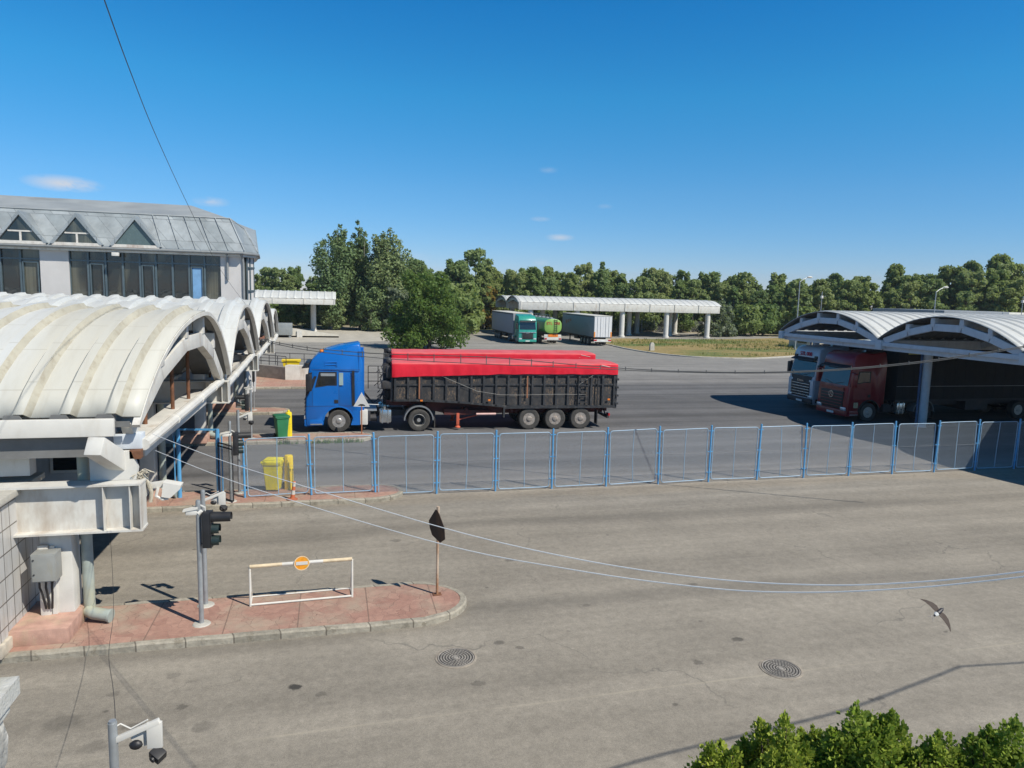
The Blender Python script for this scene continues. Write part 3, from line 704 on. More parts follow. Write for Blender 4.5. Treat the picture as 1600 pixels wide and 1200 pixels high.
# --- far canopies
def far_canopy(root, vals, xe, xl, zs, zc, sgn, cols, mat, drop=.62):
    for i in range(len(vals)-1):
        g = vault_roof(root, vals[i], vals[i+1], zs, zc, xe, xl, mat, sgn, None, False, 1.1)
        gable(root, vals[i], vals[i+1], zs, zc, xe, g, WHITED, sgn, None, True)
        g3 = MB(); 
        for f0, f1 in ((.03,.215),(.215,.4),(.4,.6),(.6,.785),(.785,.97)):
            y0 = vals[i]+(vals[i+1]-vals[i])*f0; y1 = vals[i]+(vals[i+1]-vals[i])*f1
            g3.beam((xl+sgn*.3, y0, min(arch_z(g,y0,0)-.5, zc-.5)), (xl+sgn*.3, y1, min(arch_z(g,y1,0)-.5, zc-.5)), .2, .3)
        g3.build('end_frame', WHITED, root)
    lo, hi = min(xe, xl), max(xe, xl)
    for v in vals:
        mb = MB(); mb.box(lo+.1, hi-.1, v-.18, v+.18, zs-drop, zs-.05, bev=.02)
        k = lo+.4
        while k < hi:
            mb.box(k-.08, k+.08, v-.26, v-.181, zs-drop+.05, zs+.12); k += 4.4
        mb.build('eave_beam', WHITED, root)
    for x, y in cols:
        mb = MB(); mb.cyl((x, y, 0), (x, y, zs-drop+.01), .42, n=18); mb.cyl((x, y, 0), (x, y, .25), .55, n=18); mb.build('column', WHITE, root)
fc = thing('parking_canopy', 'long white double vaulted canopy on round columns before the wood', 'canopy', (0,0,0))
far_canopy(fc, [109.3, 117.4, 125.5], 28.3, 63.5, 5.4, 6.3, -1, [(x, y) for y in (109.8, 121.6) for x in (30.5, 38.3, 46.1, 54.0, 61.6)]+[(34.2,115.5),(49.8,115.5),(57.5,115.5)], ROOFB, 1.22)
cc = thing('entrance_canopy', 'white canopy with one tall column reaching out from behind the glazed building', 'canopy', (0,0,0))
far_canopy(cc, [111.5, 119.5], .6, -22, 5.1, 6.2, 1, [(-2.8, 116.2), (-11, 116.2)], ROOFB, .85)
sc_ = thing('side_canopy', 'dark edged canopy gable with white brackets behind the corner of the glazed building', 'canopy', (0,0,0))
mb = MB(); mb.box(-24, -9.6, 92, 100, 7.35, 7.55, bev=.03); mb.build('roof', M('dark_roof_edge', (.16,.19,.20), .6), sc_)
mb = MB()
for k in range(12): mb.prism([(91.9,7.34),(91.9,6.6),(93.2,7.34)], 'x', -9.9-k*.95-.25, -9.9-k*.95)
mb.build('bracket', WHITED, sc_)
mb = MB(); mb.box(-24, -12, 93.3, 99, 0, 7.3); mb.build('wall', GREYW, sc_)

# ------------------------------------------------------------------ glazed building with mansard roof
def glass_mat():
    """dark office glazing with pale curtains hanging behind some of the panes"""
    m, nt, out = _nt('window_glass')
    b = N(nt, 'ShaderNodeBsdfPrincipled'); L(nt, b.outputs[0], out.inputs[0]); tc = N(nt, 'ShaderNodeTexCoord').outputs['Object']
    fold = noise_n(nt, mapping(nt, tc, (14,14,.25)), 1., 3); where = noise_n(nt, mapping(nt, tc, (.55,.55,.12), (4,0,0)), 1., 2)
    cur = mix_c(nt, fold, (.035,.038,.03), (.17,.165,.12))
    c = mix_c(nt, ramp(nt, where, [(.44, 0.), (.52, .85)]), (.014,.019,.02), cur)
    L(nt, c, b.inputs['Base Color']); b.inputs['Roughness'].default_value = .035; b.inputs['Specular IOR Level'].default_value = .9
    L(nt, bump_n(nt, noise_n(nt, tc, 1.3, 2), .06, .05), b.inputs['Normal']); return m
def zinc_mat():
    """standing-seam zinc: upright sheets of slightly different tone with dark laps"""
    m, nt, out = _nt('zinc_sheet')
    b = N(nt, 'ShaderNodeBsdfPrincipled'); L(nt, b.outputs[0], out.inputs[0]); tc = N(nt, 'ShaderNodeTexCoord').outputs['Object']
    sx = N(nt, 'ShaderNodeSeparateXYZ'); L(nt, tc, sx.inputs[0]); cb = N(nt, 'ShaderNodeCombineXYZ'); L(nt, math_n(nt, 'ADD', sx.outputs[0], sx.outputs[1]), cb.inputs[0]); L(nt, sx.outputs[2], cb.inputs[1])
    br = N(nt, 'ShaderNodeTexBrick'); br.offset = .5; br.inputs['Scale'].default_value = 1; br.inputs['Brick Width'].default_value = .92; br.inputs['Row Height'].default_value = 1.3; br.inputs['Mortar Size'].default_value = .012
    br.inputs['Color1'].default_value = (.245,.275,.285,1); br.inputs['Color2'].default_value = (.34,.37,.38,1); br.inputs['Mortar'].default_value = (.12,.13,.135,1); L(nt, cb.outputs[0], br.inputs['Vector'])
    c = mix_c(nt, .6, br.outputs[0], ramp(nt, noise_n(nt, mapping(nt, tc, (1,1,.5)), 1.1, 7, .65), [(.3, .32), (.7, .68)]), 'OVERLAY')
    c = mix_c(nt, ramp(nt, noise_n(nt, mapping(nt, tc, (1.6,1.6,.35)), 1.7, 7, .7), [(.56, 0.), (.72, .45)]), c, (.40,.42,.42))
    L(nt, c, b.inputs['Base Color']); b.inputs['Roughness'].default_value = .5; b.inputs['Metallic'].default_value = .15; return m
ZINC = zinc_mat() if True else M('zinc_sheet', (.24,.265,.275), .5, .15, var=.16, scale=.9, grime=((.40,.43,.44), .35, .7, (1,1,.5)))
ZINC2 = M('zinc_roof_top', (.31,.33,.33), .55, .1, var=.12, scale=.5, grime=((.2,.2,.19), .3, .5, (1,1,1)))
ALU = M('dark_aluminium', (.10,.135,.15), .45, .3, var=.12)
GLASSB = glass_mat()
RENDER = M('white_render', (.52,.50,.48), .85, var=.06, scale=1.2, grime=((.42,.40,.38), .25, .8))
tb = thing('terminal_building', 'white building with a ribbon of dark windows and a grey zinc mansard roof', 'building', (0,0,0))
mb = MB(); mb.prism([(-40,46.25),(-5.15,46.25),(-4.7,47.4),(-5.1,52),(-6.4,60),(-40,60)], 'z', 0, 8.4); mb.build('wall', RENDER, tb, smooth=0)
for x0, x1 in ((-15.9,-14.45), (-6.4,-5.15)):
    mb = MB(); mb.box(x0, x1, 46.0, 46.3, 0, 8.4); mb.build('pier', RENDER, tb, smooth=0)
eave = [(-40,45.6),(-5.05,45.6),(-4.40,47.2),(-4.80,52),(-6.0,60)]
top = [(-40,47.5,10.7),(-6.0,47.5,10.62),(-5.35,49.0,10.15),(-5.0,52,10.35),(-6.3,60,10.4)]
mb = MB()
mb.add([(x,y,8.62) for x,y in eave]+top, [(0,1,6,5),(1,2,7,6),(2,3,8,7),(3,4,9,8)])
mb.add([(x,y,8.42) for x,y in eave]+[(x,y,8.62) for x,y in eave], [(0,1,6,5),(1,2,7,6),(2,3,8,7),(3,4,9,8),(4,3,2,1,0)])
for k in range(38):                                      # standing seams
    t = .03+k/38.*.97; a = Vector((-40+35*t, 45.6, 8.62)); b = Vector((-40+34*t, 47.5, 10.66))
    if a.x < -9.5: continue
    mb.beam(a+Vector((0,-.01,.02)), b+Vector((0,-.01,.02)), .04, .05, up=(0,-.74,.67))
mb.beam((-5.0,45.58,8.64),(-6.0,47.48,10.64),.06,.06); mb.beam((-4.40,47.2,8.64),(-5.35,49.0,10.17),.06,.06); mb.beam((-4.80,52,8.64),(-5.0,52,10.37),.06,.06)
mb.build('mansard_roof', ZINC, tb, smooth=0)
mb = MB(); mb.add(top+[(-40,52.4,11.95),(-9.0,52.4,11.8),(-40,60,10.4)], [(0,1,6,5),(1,2,6),(2,3,6),(3,4,6),(4,7,5,6)])
mb.tube([(-40,47.48,10.72),(-6.0,47.48,10.64),(-5.35,49,10.17)], .05, 6); mb.build('upper_roof', ZINC2, tb, smooth=0)
mb = MB(); mb.tube([(-40,45.55,8.5),(-5.05,45.55,8.5),(-4.36,47.2,8.5),(-4.76,52,8.5)], .07, 8)
mb.tube([(-5.2,45.6,8.45),(-5.15,45.9,8.2),(-5.12,45.95,7.9),(-5.12,45.95,0)], .07, 8); mb.tube([(-6.0,45.6,8.45),(-6.0,45.9,8.3),(-6.0,45.9,6.9)], .07, 8); mb.build('gutter', M('gutter_grey', (.22,.23,.23), .6), tb)
mb = MB(); mb.prism([(-40,45.75),(-5.1,45.75),(-4.5,47.2),(-4.9,52),(-6.1,60),(-40,60)], 'z', 8.3, 8.42); mb.build('eave_soffit', WHITED, tb, smooth=0)
WOODW = M('peeling_white_board', (.58,.55,.50), .8, var=.12, scale=6, grime=((.22,.10,.05), .35, 2))
for k, (xa, hw) in enumerate(((-16.65,1.36), (-13.86,1.36), (-10.85,1.36), (-19.5,1.36))):
    zb_, za_, yf = 8.68, 10.32, 45.62
    yb = 45.6+1.9*(za_-8.62)/2.06; yb0 = 45.66
    mb = MB()
    for s in (-1, 1):                                   # folded roof slopes over the dormer
        mb.add([(xa,yf-.12,za_+.06),(xa,yb,za_+.06),(xa+s*hw,yb0,zb_),(xa+s*hw,yf-.12,zb_),(xa,yf-.12,za_-.16),(xa,yb,za_-.16),(xa+s*(hw-.2),yb0,zb_-.02),(xa+s*(hw-.2),yf-.12,zb_-.02)],
               [(0,1,2,3),(4,5,6,7),(0,3,7,4),(1,2,6,5),(2,3,7,6)])
    dm = mb.build('dormer', ZINC, tb, smooth=0)
    mb = MB(); mb.prism([(xa-hw+.25,zb_+.05),(xa+hw-.25,zb_+.05),(xa,za_-.22)], 'y', yf+.02, yf+.06); mb.build('pane', GLASSB if k != 2 else M('greenish_pane', (.09,.13,.13), .25, spec=.6), dm, smooth=0)
    mb = MB(); mb.box(xa-hw+.12, xa+hw-.12, yf-.1, yf+.01, zb_-.1, zb_+.07)
    if k != 2: mb.box(xa-.6, xa+.6, yf-.03, yf+.019, 9.24, 9.32); mb.box(xa-.05, xa+.05, yf-.028, yf+.018, zb_+.07, 9.24)
    mb.build('window_board', WOODW, dm, smooth=0)
mul = [-14.45,-13.5,-12.6,-11.7,-10.8,-9.95,-9.05,-8.15,-7.3,-6.4]
bays = [(a, b) for a, b in zip(mul, mul[1:])]
x = -15.9
while x > -26: bays.append((x-1.0, x)); x -= 1.0
for k, (a, b) in enumerate(bays):
    op = k in (1, 4, 7, 9)
    mb = MB(); t = .026
    for xx in (a+t, b-t): mb.box(xx-t, xx+t, 46.08, 46.2, 5.4, 8.3)
    mb.box(a+2*t, b-2*t, 46.081, 46.199, 7.74, 7.82); mb.box(a+2*t, b-2*t, 46.081, 46.199, 5.6, 5.68)
    if op:
        for xx in (a+.12, b-.12): mb.box(xx-.032, xx+.032, 46.05, 46.18, 5.72, 7.66)
        mb.box(a+.16, b-.16, 46.051, 46.179, 7.58, 7.66)
    w = mb.build('window', ALU, tb, smooth=0)
    mb = MB(); mb.box(a+.01, b-.01, 46.21, 46.235, 5.4, 8.3); mb.build('pane', GLASSB, w, smooth=0)
    if k == 7:
        mb = MB(); mb.box(a+.17, b-.17, 46.12, 46.16, 5.72, 7.55); mb.build('blind', M('blue_blind', (.16,.32,.52), .7), w, smooth=0)
mb = MB(); c0, c1 = Vector((-5.05,46.4,0)), Vector((-4.72,47.5,0))
for t in (.12, .5, .95): 
    p = c0.lerp(c1, t); mb.box(p.x-.0, p.x+.08, p.y-.05, p.y+.05, 5.2, 8.3)
for z in (6.3, 7.7): mb.beam((-5.0+.04,46.5,z),(-4.72+.06,47.5,z),.08,.09)
w = mb.build('window', ALU, tb, smooth=0)
mb = MB(); mb.prism([(-5.12,46.36),(-4.72,47.56),(-4.70,47.54),(-5.09,46.33)], 'z', 5.2, 8.3); mb.build('pane', GLASSB, w, smooth=0)
fl = thing('floodlight', 'small white floodlight under the eave of the glazed building', 'floodlight', (-11.9, 45.5, 8.08))
mb = MB(); mb.box(-.18,.18,-.12,.1,0,.2,bev=.02); mb.build('lamp_housing', WHITE, fl)
mb = MB(); mb.box(-.02,.02,0,.5,.2,.24); mb.build('bracket', ALU, fl)

# low buildings on the far right
CREAM = M('cream_render', (.58,.52,.40), .85, var=.08, scale=1, grime=((.35,.30,.22), .25, .6))
kb = thing('service_hut', 'small cream hut with a pale door seen beneath the right canopy', 'hut', (63.6, 85, 0))
mb = MB(); mb.box(0, 12, 0, 5, 0, 2.3); mb.build('wall', CREAM, kb, smooth=0)
mb = MB(); mb.box(-.3, 12.3, -.4, 5.3, 2.3, 2.5, bev=.03); mb.build('roof', CONC, kb)
mb = MB(); mb.box(8.4, 10.6, -.06, .0, .1, 2.1); mb.build('door', M('pale_blue_door', (.45,.50,.55), .6), kb, smooth=0)
mb = MB(); mb.box(-.06, 0, 1, 3, .8, 1.8); mb.build('window', GLASSD, kb, smooth=0)
fb = thing('flat_roofed_building', 'long low building with a grey roof edge beyond the right canopy', 'building', (78, 78, 0))
mb = MB(); mb.box(0, 40, 0, 12, 0, 5.0); mb.build('wall', CREAM, fb, smooth=0)
mb = MB(); mb.box(-.4, 10.2, -.5, 12.4, 5.0, 5.85, bev=.04); mb.build('roof', M('grey_roof_edge', (.24,.26,.28), .6, var=.1), fb)
mb = MB(); mb.box(10.2, 40, -.3, 12.2, 5.0, 5.7, bev=.04); mb.build('parapet', M('cream_parapet', (.66,.64,.56), .7), fb)
# ------------------------------------------------------------------ blue mesh fence
def mesh_mat(name, cov_lines=22., w=.13, col=(.27,.31,.35)):
    """woven wire: diagonal strands cut out of a sheet"""
    m, nt, out = _nt(name)
    tc = N(nt, 'ShaderNodeTexCoord').outputs['Object']
    sx = N(nt, 'ShaderNodeSeparateXYZ'); L(nt, tc, sx.inputs[0])
    h = math_n(nt, 'ADD', sx.outputs[0], sx.outputs[1])
    a = math_n(nt, 'FRACT', math_n(nt, 'MULTIPLY', math_n(nt, 'ADD', h, sx.outputs[2]), cov_lines))
    b = math_n(nt, 'FRACT', math_n(nt, 'MULTIPLY', math_n(nt, 'SUBTRACT', h, sx.outputs[2]), cov_lines))
    f = math_n(nt, 'MAXIMUM', math_n(nt, 'LESS_THAN', a, w), math_n(nt, 'LESS_THAN', b, w))
    d = N(nt, 'ShaderNodeBsdfPrincipled', Roughness=.5); d.inputs['Base Color'].default_value = (*col, 1)
    t = N(nt, 'ShaderNodeBsdfTransparent'); mx = N(nt, 'ShaderNodeMixShader')
    L(nt, f, mx.inputs[0]); L(nt, t.outputs[0], mx.inputs[1]); L(nt, d.outputs[0], mx.inputs[2]); L(nt, mx.outputs[0], out.inputs[0])
    return m
WIRE = mesh_mat('woven_wire')
FY = 22.53
fn = thing('mesh_fence', 'long blue fence of framed wire mesh panels across the yard', 'fence', (0, FY, 0))
rf = random.Random(5)
def rrect(mb, x0, x1, z0, z1, r, rad, y=0.):
    pts = []
    for cx, cz, a0 in ((x1-rad, z1-rad, 0), (x0+rad, z1-rad, 90), (x0+rad, z0+rad, 180), (x1-rad, z0+rad, 270)):
        for k in range(5):
            a = R(a0+k*22.5); pts.append((cx+rad*math.cos(a), y, cz+rad*math.sin(a)))
    pts.append(pts[0]); pts.append(pts[1]); mb.tube(pts, r, 6)
post_mesh = None
PX = [-2.6+1.955*k for k in range(17)]
for k, px in enumerate(PX):
    mb = MB(); z0 = .12 if px < 2.2 else 0
    mb.cyl((0,0,z0), (0,0,2.03), .032, n=10); mb.ball((0,0,2.04), .036, seg=8)
    for z in (.35, 1.1, 1.85): mb.box(-.09, .09, -.015, .015, z, z+.025)
    p = mb.build('post', BLUEP, fn, loc=(px, 0, 0)); p.rotation_euler = (R(rf.gauss(0,.9)), R(rf.gauss(0,.8)), 0)
for k in range(len(PX)-1):
    a, b = PX[k]+.10, PX[k+1]-.10; w = (b-a)/2; dz = rf.uniform(-.02, .02)+(.1 if PX[k] < 1 else 0)
    mb = MB(); rrect(mb, -w, w, .09+dz, 1.96+(dz if PX[k] > 1 else 0), .017, .09)
    mb.tube([(rf.uniform(-.02,.02), 0, .1+dz), (rf.uniform(-.02,.02), .01, 1.0), (rf.uniform(-.02,.02), 0, 1.95)], .013, 6)
    f = mb.build('panel_frame', FRAMEP, fn, loc=((a+b)/2, 0, 0)); f.rotation_euler = (R(rf.gauss(0,1.1)), R(rf.gauss(0,.6)), R(rf.gauss(0,1.)))
    mb = MB(); mb.add([(-w,0,.1+dz),(w,0,.1+dz),(w,0,1.95),(-w,0,1.95)], [(0,1,2,3)]); mb.build('wire_mesh', WIRE, f, smooth=0)
# thin tension wires strung along the fence
mb = MB(); mb.tube([(PX[0],-.04,1.12)]+[(x+.9,-.05,1.08) for x in PX[:-1]]+[(PX[-1],-.04,1.1)], .0035, 5); mb.build('tension_wire', M('dull_wire', (.16,.17,.18), .6), fn)

gf = thing('gateway', 'blue tubular gateway frame with an open mesh leaf on the second island', 'gate', (-4.49, 22.85, .13))
mb = MB(); mb.cyl((0,0,0),(0,0,2.12),.06,n=10); mb.build('post', BLUEP, gf)
mb = MB(); mb.cyl((1.13,-.2,0),(1.13,-.2,2.12),.06,n=10); mb.build('post', BLUEP, gf)
mb = MB(); mb.beam((0,0,2.1),(1.13,-.2,2.1),.05,.05); mb.cyl((-.12,0,0),(-.12,0,1.9),.02); mb.cyl((1.25,-.2,0),(1.25,-.2,1.9),.02); mb.build('top_bar', BLUEP, gf)
mb = MB(); rrect(mb, 0, .78, .05, 1.72, .022, .05); mb.tube([(0,0,1.62),(.78,0,1.62)], .022, 6)
lf = mb.build('gate_leaf', DARK, gf, loc=(1.15,-.25,0)); lf.rotation_euler = (0,0,R(-52))
mb = MB(); mb.add([(0,0,.06),(.78,0,.06),(.78,0,1.7),(0,0,1.7)], [(0,1,2,3)]); mb.build('wire_mesh', mesh_mat('dark_woven_wire', 22, .14, (.12,.14,.16)), lf, smooth=0)

# ------------------------------------------------------------------ traffic signals and camera poles
LENSG = M('teal_signal_hood', (.014,.026,.025), .4, var=.15); LENSR = M('red_signal_lens', (.22,.03,.05), .25, var=.2)
def pole(name, label, x, y, z0, h, r=.045, group=None, base=True):
    t = thing(name, label, 'pole', (x, y, z0), 0, group)
    mb = MB(); mb.cyl((0,0,0),(0,0,h),r,n=12); mb.cyl((0,0,h),(0,0,h+.02),r*.8,n=12); mb.build('pole_shaft', GALV, t)
    if base:
        mb = MB(); mb.lathe([(.17,0),(.15,.02),(.05,.03)], n=12); mb.build('footing', CONC, t)
    return t
def signal(t, z, rz=0., s=1.):
    """three-aspect head on brackets beside the pole, long hood over the top lamp"""
    h = MB(); h.box(.09,.27,-.14,.14,-.44,.44,bev=.03); 
    for zz in (-.36,.36): h.beam((0,0,zz),(.1,0,zz),.03,.03)
    hd = h.build('signal_head', BLACK, t, loc=(0,0,z)); hd.rotation_euler = (0,0,rz); hd.scale = (.85,.74,.78)
    for k, zz in enumerate((.29, 0, -.29)):
        mb = MB(); n = 14; ln = (.42, .17, .17)[k]; rings = []
        for xx, rr in ((.27,.135),(.27+ln,.125)):
            rings.append([(xx-(0 if i < 9 else .0), rr*math.cos(R(-40+260*i/n)), zz+rr*math.sin(R(-40+260*i/n))) for i in range(n+1)])
        mb.loft(rings, close=False, caps=False)
        mb.loft([[(x, yy*.96, zz+(q-zz)*.96) for x, yy, q in r] for r in rings], close=False, caps=False)
        v = mb.build('hood', BLACK if k == 0 else LENSG, hd, smooth=40)
        mb = MB(); mb.lathe([(.11,.268),(.10,.29),(.05,.31)], (0,0,0), 'x', 14); mb.build('lens', (LENSR, LENSR, LENSG)[k], hd, loc=(0,0,zz))
    mb = MB(); mb.box(.268,.28,-.145,.145,-.445,.445,bev=.01); mb.build('backplate', BLACK, hd)
    return hd
def cam_arm(t, z, rz=0.):
    """white bracket arm with a sheet-metal shield and a small dark camera hanging under it"""
    mb = MB(); mb.beam((.0,0,z-.12),(.40,0,z+.04),.045,.05,bev=.006); mb.box(.29,.42,-.02,.02,z-.22,z+.03,bev=.004)
    mb.prism([(.14,z-.12),(.3,z-.02),(.3,z-.2),(.2,z-.22)], 'y', .02, .03)
    a = mb.build('camera_arm', WHITE, t); a.rotation_euler = (0,0,rz)
    mb = MB(); mt = Matrix.Translation((.38,-.02,z-.28)) @ Euler((R(20),R(25),R(-30))).to_matrix().to_4x4(); mb.box(-.06,.06,-.05,.05,-.05,.05,0,.008,mt); mb.cyl(mt @ Vector((0,-.05,0)), mt @ Vector((0,-.07,0)), .03)
    mb.ball((.20,-.03,z-.16), .055, seg=10, sc=(1.1,.7,.8)); c = mb.build('camera', BLACK, a)
    mb = MB(); mb.tube([(0,0,z),(.06,.02,z+.03),(.15,.01,z-.02),(.3,.0,z+.06)], .008, 5); mb.build('cable', WHITE, a)
    return a
def bullet_cam(t, z, rz=0.):
    mb = MB(); mt = Matrix.Rotation(R(18), 4, 'Y'); mb.box(-.30,-.02,-.07,.07,z-.30,z-.16,bev=.03); mb.prism([(-.36,z-.16),(.0,z-.08),(.0,z-.14),(-.36,z-.2)], 'y', -.09,.09); mb.beam((0,0,z-.02),(.17,0,z-.12),.03,.03); mb.beam((.17,0,z-.1),(.17,0,z-.34),.02,.02); mb.cyl((-.0,0,z-.26),(.08,0,z-.2),.08,.06)
    c = mb.build('camera', WHITE, t); c.rotation_euler = (0,0,rz); c.scale = (.72,.72,.72); c.location = (0,0,z*.28)
    mb = MB(); mb.cyl((-.302,0,z-.24),(-.31,0,z-.24),.04); mb.build('lens', BLACK, c)
t = pole('camera_pole', 'grey pole with a white camera arm, rear one of the pair on the first island', -2.49, 14.78, .13, 2.36); cam_arm(t, 2.28)
t = pole('traffic_signal', 'grey signal pole with black lamps and white camera on the first island', -2.43, 13.92, .13, 2.4); bullet_cam(t, 2.36); signal(t, 1.86, R(-6))
t = pole('camera_pole', 'grey pole with a white camera arm, cut off by the bottom edge', -1.97, 6.8, 0, 2.5, .04); cam_arm(t, 2.44, R(-3)); signal(t, 1.63, R(-25))
t = pole('traffic_signal', 'signal pole with black lamps beside the blue gateway on the second island', -2.95, 22.2, .13, 2.42); bullet_cam(t, 2.2, R(10)); signal(t, 1.75, R(8))
t = pole('camera_pole', 'pole with a white camera behind the signal on the second island', -2.82, 23.1, .13, 2.6); cam_arm(t, 2.5, R(5))
t = pole('traffic_signal', 'signal pole with round black lamps turned left on the third island', -3.34, 31.64, .13, 2.5); bullet_cam(t, 2.3); signal(t, 1.55, R(185))
t = pole('thin_pole', 'thin dark topped pole on the fourth island before the ramp wall', -3.98, 39.2, .13, 2.2, .03)
mb = MB(); mb.box(-.06,.06,-.12,.12,1.5,2.2,bev=.02); mb.build('folded_sign', BLACK, t)
mb = MB(); mb.ball((.0,0,2.25), .12); mb.build('camera', WHITE, t)

fl2 = thing('floodlight', 'white angular floodlight on a bracket at the end of the near beam', 'floodlight', (-3.42, 14.5, 2.62))
mb = MB(); mb.beam((0,0,.08),(.33,0,.12),.07,.12,bev=.01); mb.box(-.03,.0,-.1,.1,-.1,.25); mb.build('bracket', WHITED, fl2)
mb = MB(); mb.prism([(.31,.17),(.62,.10),(.60,.03),(.42,-.14),(.27,-.11)], 'y', -.13, .12); lh = mb.build('lamp_housing', WHITE, fl2, smooth=0)
mb = MB(); mb.tube([(.20,-.05,.05),(.17,-.08,-.1),(.28,-.08,-.17),(.38,-.05,-.16)], .03, 7); mb.build('conduit', WHITED, fl2)

# ------------------------------------------------------------------ barrier frame with no-entry disc
bf = thing('barrier_frame', 'white tubular barrier frame with an orange no entry disc on the first island', 'barrier', (-1.62, 14.55, .13), R(2.2))
FRW = M('chipped_white_tube', (.62,.60,.54), .6, var=.08, scale=6, grime=((.42,.26,.10), .3, 5, (1,1,1)))
mb = MB(); W_ = 2.0
for x in (0, W_):
    mb.cyl((x,0,0),(x,0,.82),.022,n=8); mb.cyl((x,.0,.80),(x,.42,.02),.016,n=8); mb.cyl((x,0,.02),(x,.42,.02),.018,n=8)
mb.cyl((0,0,.03),(W_,0,.03),.022,n=8); mb.cyl((0,.42,.02),(W_,.42,.02),.016,n=8); mb.build('stand', FRW, bf)
PALEO = M('faded_orange_tape', (.62,.50,.33), .6, var=.2, scale=8); BRO = M('orange_tape', (.70,.30,.05), .6, var=.25, scale=8)
mb = MB(); xs = [0,.3,.62,.86,1.16,1.42,W_]
for k in range(6):
    mb.cyl((xs[k]-.0,0,.83),(xs[k+1],0,.83),.036,n=10,mi=(0,0,2,2,2,0)[k])
mb.build('crossbar', [PALEO, BRO, WHITE], bf)
DISC = M('orange_reflective_disc', (.78,.30,.02), .45, var=.3, scale=9, grime=((.70,.50,.05), .5, 8, (1,1,1)))
mb = MB(); mb.lathe([(.150,-.052),(.150,-.046)], (1.0,0,.84), 'y', 28); d = mb.build('sign_disc', DISC, bf)
mb = MB(); mb.lathe([(.135,-.057),(.150,-.057),(.150,-.053),(.135,-.053),(.135,-.057)], (1.0,0,.84), 'y', 28, cap=False); mb.build('disc_rim', M('pale_disc_rim', (.75,.58,.35), .5), d)
mb = MB(); mb.box(.885,1.115,-.06,-.054,.805,.875); mb.build('white_bar', WHITE, d, smooth=0)

# rusty sign post, its triangular plate seen nearly edge-on from behind
sp_ = thing('sign_post', 'rusty white post with a dark triangular plate turned edge on at the island tip', 'sign', (2.13, 14.43, .13))
mb = MB(); mb.cyl((0,0,0),(0,0,1.84),.028,n=10); mb.cyl((0,0,1.84),(0,0,1.92),.034,n=10); mb.build('post', RUSTPOLE, sp_)
mb = MB(); mb.box(-.09,.09,-.07,.07,0,.015); mb.build('base_plate', RUST, sp_, smooth=0)
mb = MB()
tri = [(-.30,1.40),(-.20,1.27),(.16,1.21),(.33,1.33),(.32,1.58),(.12,1.80),(.03,1.87),(-.05,1.86),(-.31,1.56)]
rings = [[(x, -.03+(.025*math.sin(x*6+z*4)), z) for x, z in tri], [(x, -.042+(.025*math.sin(x*6+z*4)), z) for x, z in tri]]
mb.loft(rings); pl = mb.build('plate', M('dark_plate_back', (.045,.03,.022), .75, var=.35, scale=6, grime=((.14,.07,.03), .4, 4)), sp_, smooth=20); pl.rotation_euler = (R(4), 0, R(-72)); pl.location = (.10, 0, 0)

# speed-hump warning triangle
tr_ = thing('warning_sign', 'white triangular speed hump sign on a thin rusty post at the third island tip', 'sign', (1.26, 32.1, .13))
mb = MB(); mb.cyl((0,0,0),(0,0,1.3),.026,n=8); mb.cyl((0,.03,1.25),(0,.03,1.85),.02,n=8); mb.build('post', M('orange_rust_post', (.33,.13,.06), .8, var=.3, scale=8), tr_)
mb = MB(); mb.prism([(-.36,1.24),(.36,1.24),(.0,1.88)], 'y', -.02, 0); pl = mb.build('plate', M('faded_sign_face', (.68,.68,.66), .5, var=.04), tr_, smooth=0)
mb = MB(); mb.prism([(-.17,1.285),(.17,1.285),(.14,1.32),(.07,1.355),(-.04,1.36),(-.11,1.33)], 'y', -.026, -.021); mb.build('hump_symbol', BLACK, pl, smooth=0)
pl.rotation_euler = (0,0,R(-14))
mb = MB(); 
# ------------------------------------------------------------------ bins, bollards, marker
def wheelie(label, loc, rz, mat, lidmat, sc=1., group=None, tilt=0):
    t = thing('wheelie_bin', label, 'bin', loc, rz, group)
    mb = MB(); rings = []
    for z, a, b in ((.06,.20,.23),(.12,.205,.24),(.88,.27,.31),(.90,.30,.34),(.95,.30,.34)):
        a *= sc; b *= sc
        rings.append([(x, y, z*sc) for x, y in ((-a,-b*.85),(-a*.85,-b),(a*.85,-b),(a,-b*.85),(a,b*.85),(a*.85,b),(-a*.85,b),(-a,b*.85))])
    mb.loft(rings); mb.build('bin_body', mat, t, smooth=25)
    mb = MB(); mb.loft([[(x*sc,y*sc,.955*sc) for x, y in ((-.31,-.35),(.31,-.35),(.31,.35),(-.31,.35))],[(x*sc,y*sc,1.0*sc) for x, y in ((-.30,-.34),(.30,-.34),(.30,.34),(-.30,.34))],[(x*sc,y*sc,1.035*sc) for x, y in ((-.22,-.24),(.22,-.24),(.22,.24),(-.22,.24))]])
    mb.cyl((-.25*sc,.37*sc,.93*sc),(.25*sc,.37*sc,.93*sc),.022*sc,n=8); mb.build('lid', lidmat, t, smooth=25)
    for s in (-1, 1):
        mb = MB(); mb.lathe([(.03,-.03),(.095,-.03),(.10,-.02),(.10,.02),(.095,.03),(.03,.03)], (s*.25*sc,.22*sc,.1*sc), 'x', 14); mb.build('wheel', RUBBER, t)
    return t
LEM = YELLOWG
wheelie('lemon yellow wheelie bin beside the yellow bollard behind the fence', (-1.82, 23.3, .13), R(-12), LEM, LEM, .98)
wheelie('green wheelie bin with a darker lid beside the yellow bollard', (-2.12, 31.6, .13), R(15), GREENBIN, M('dark_green_plastic', (.02,.13,.055), .5))
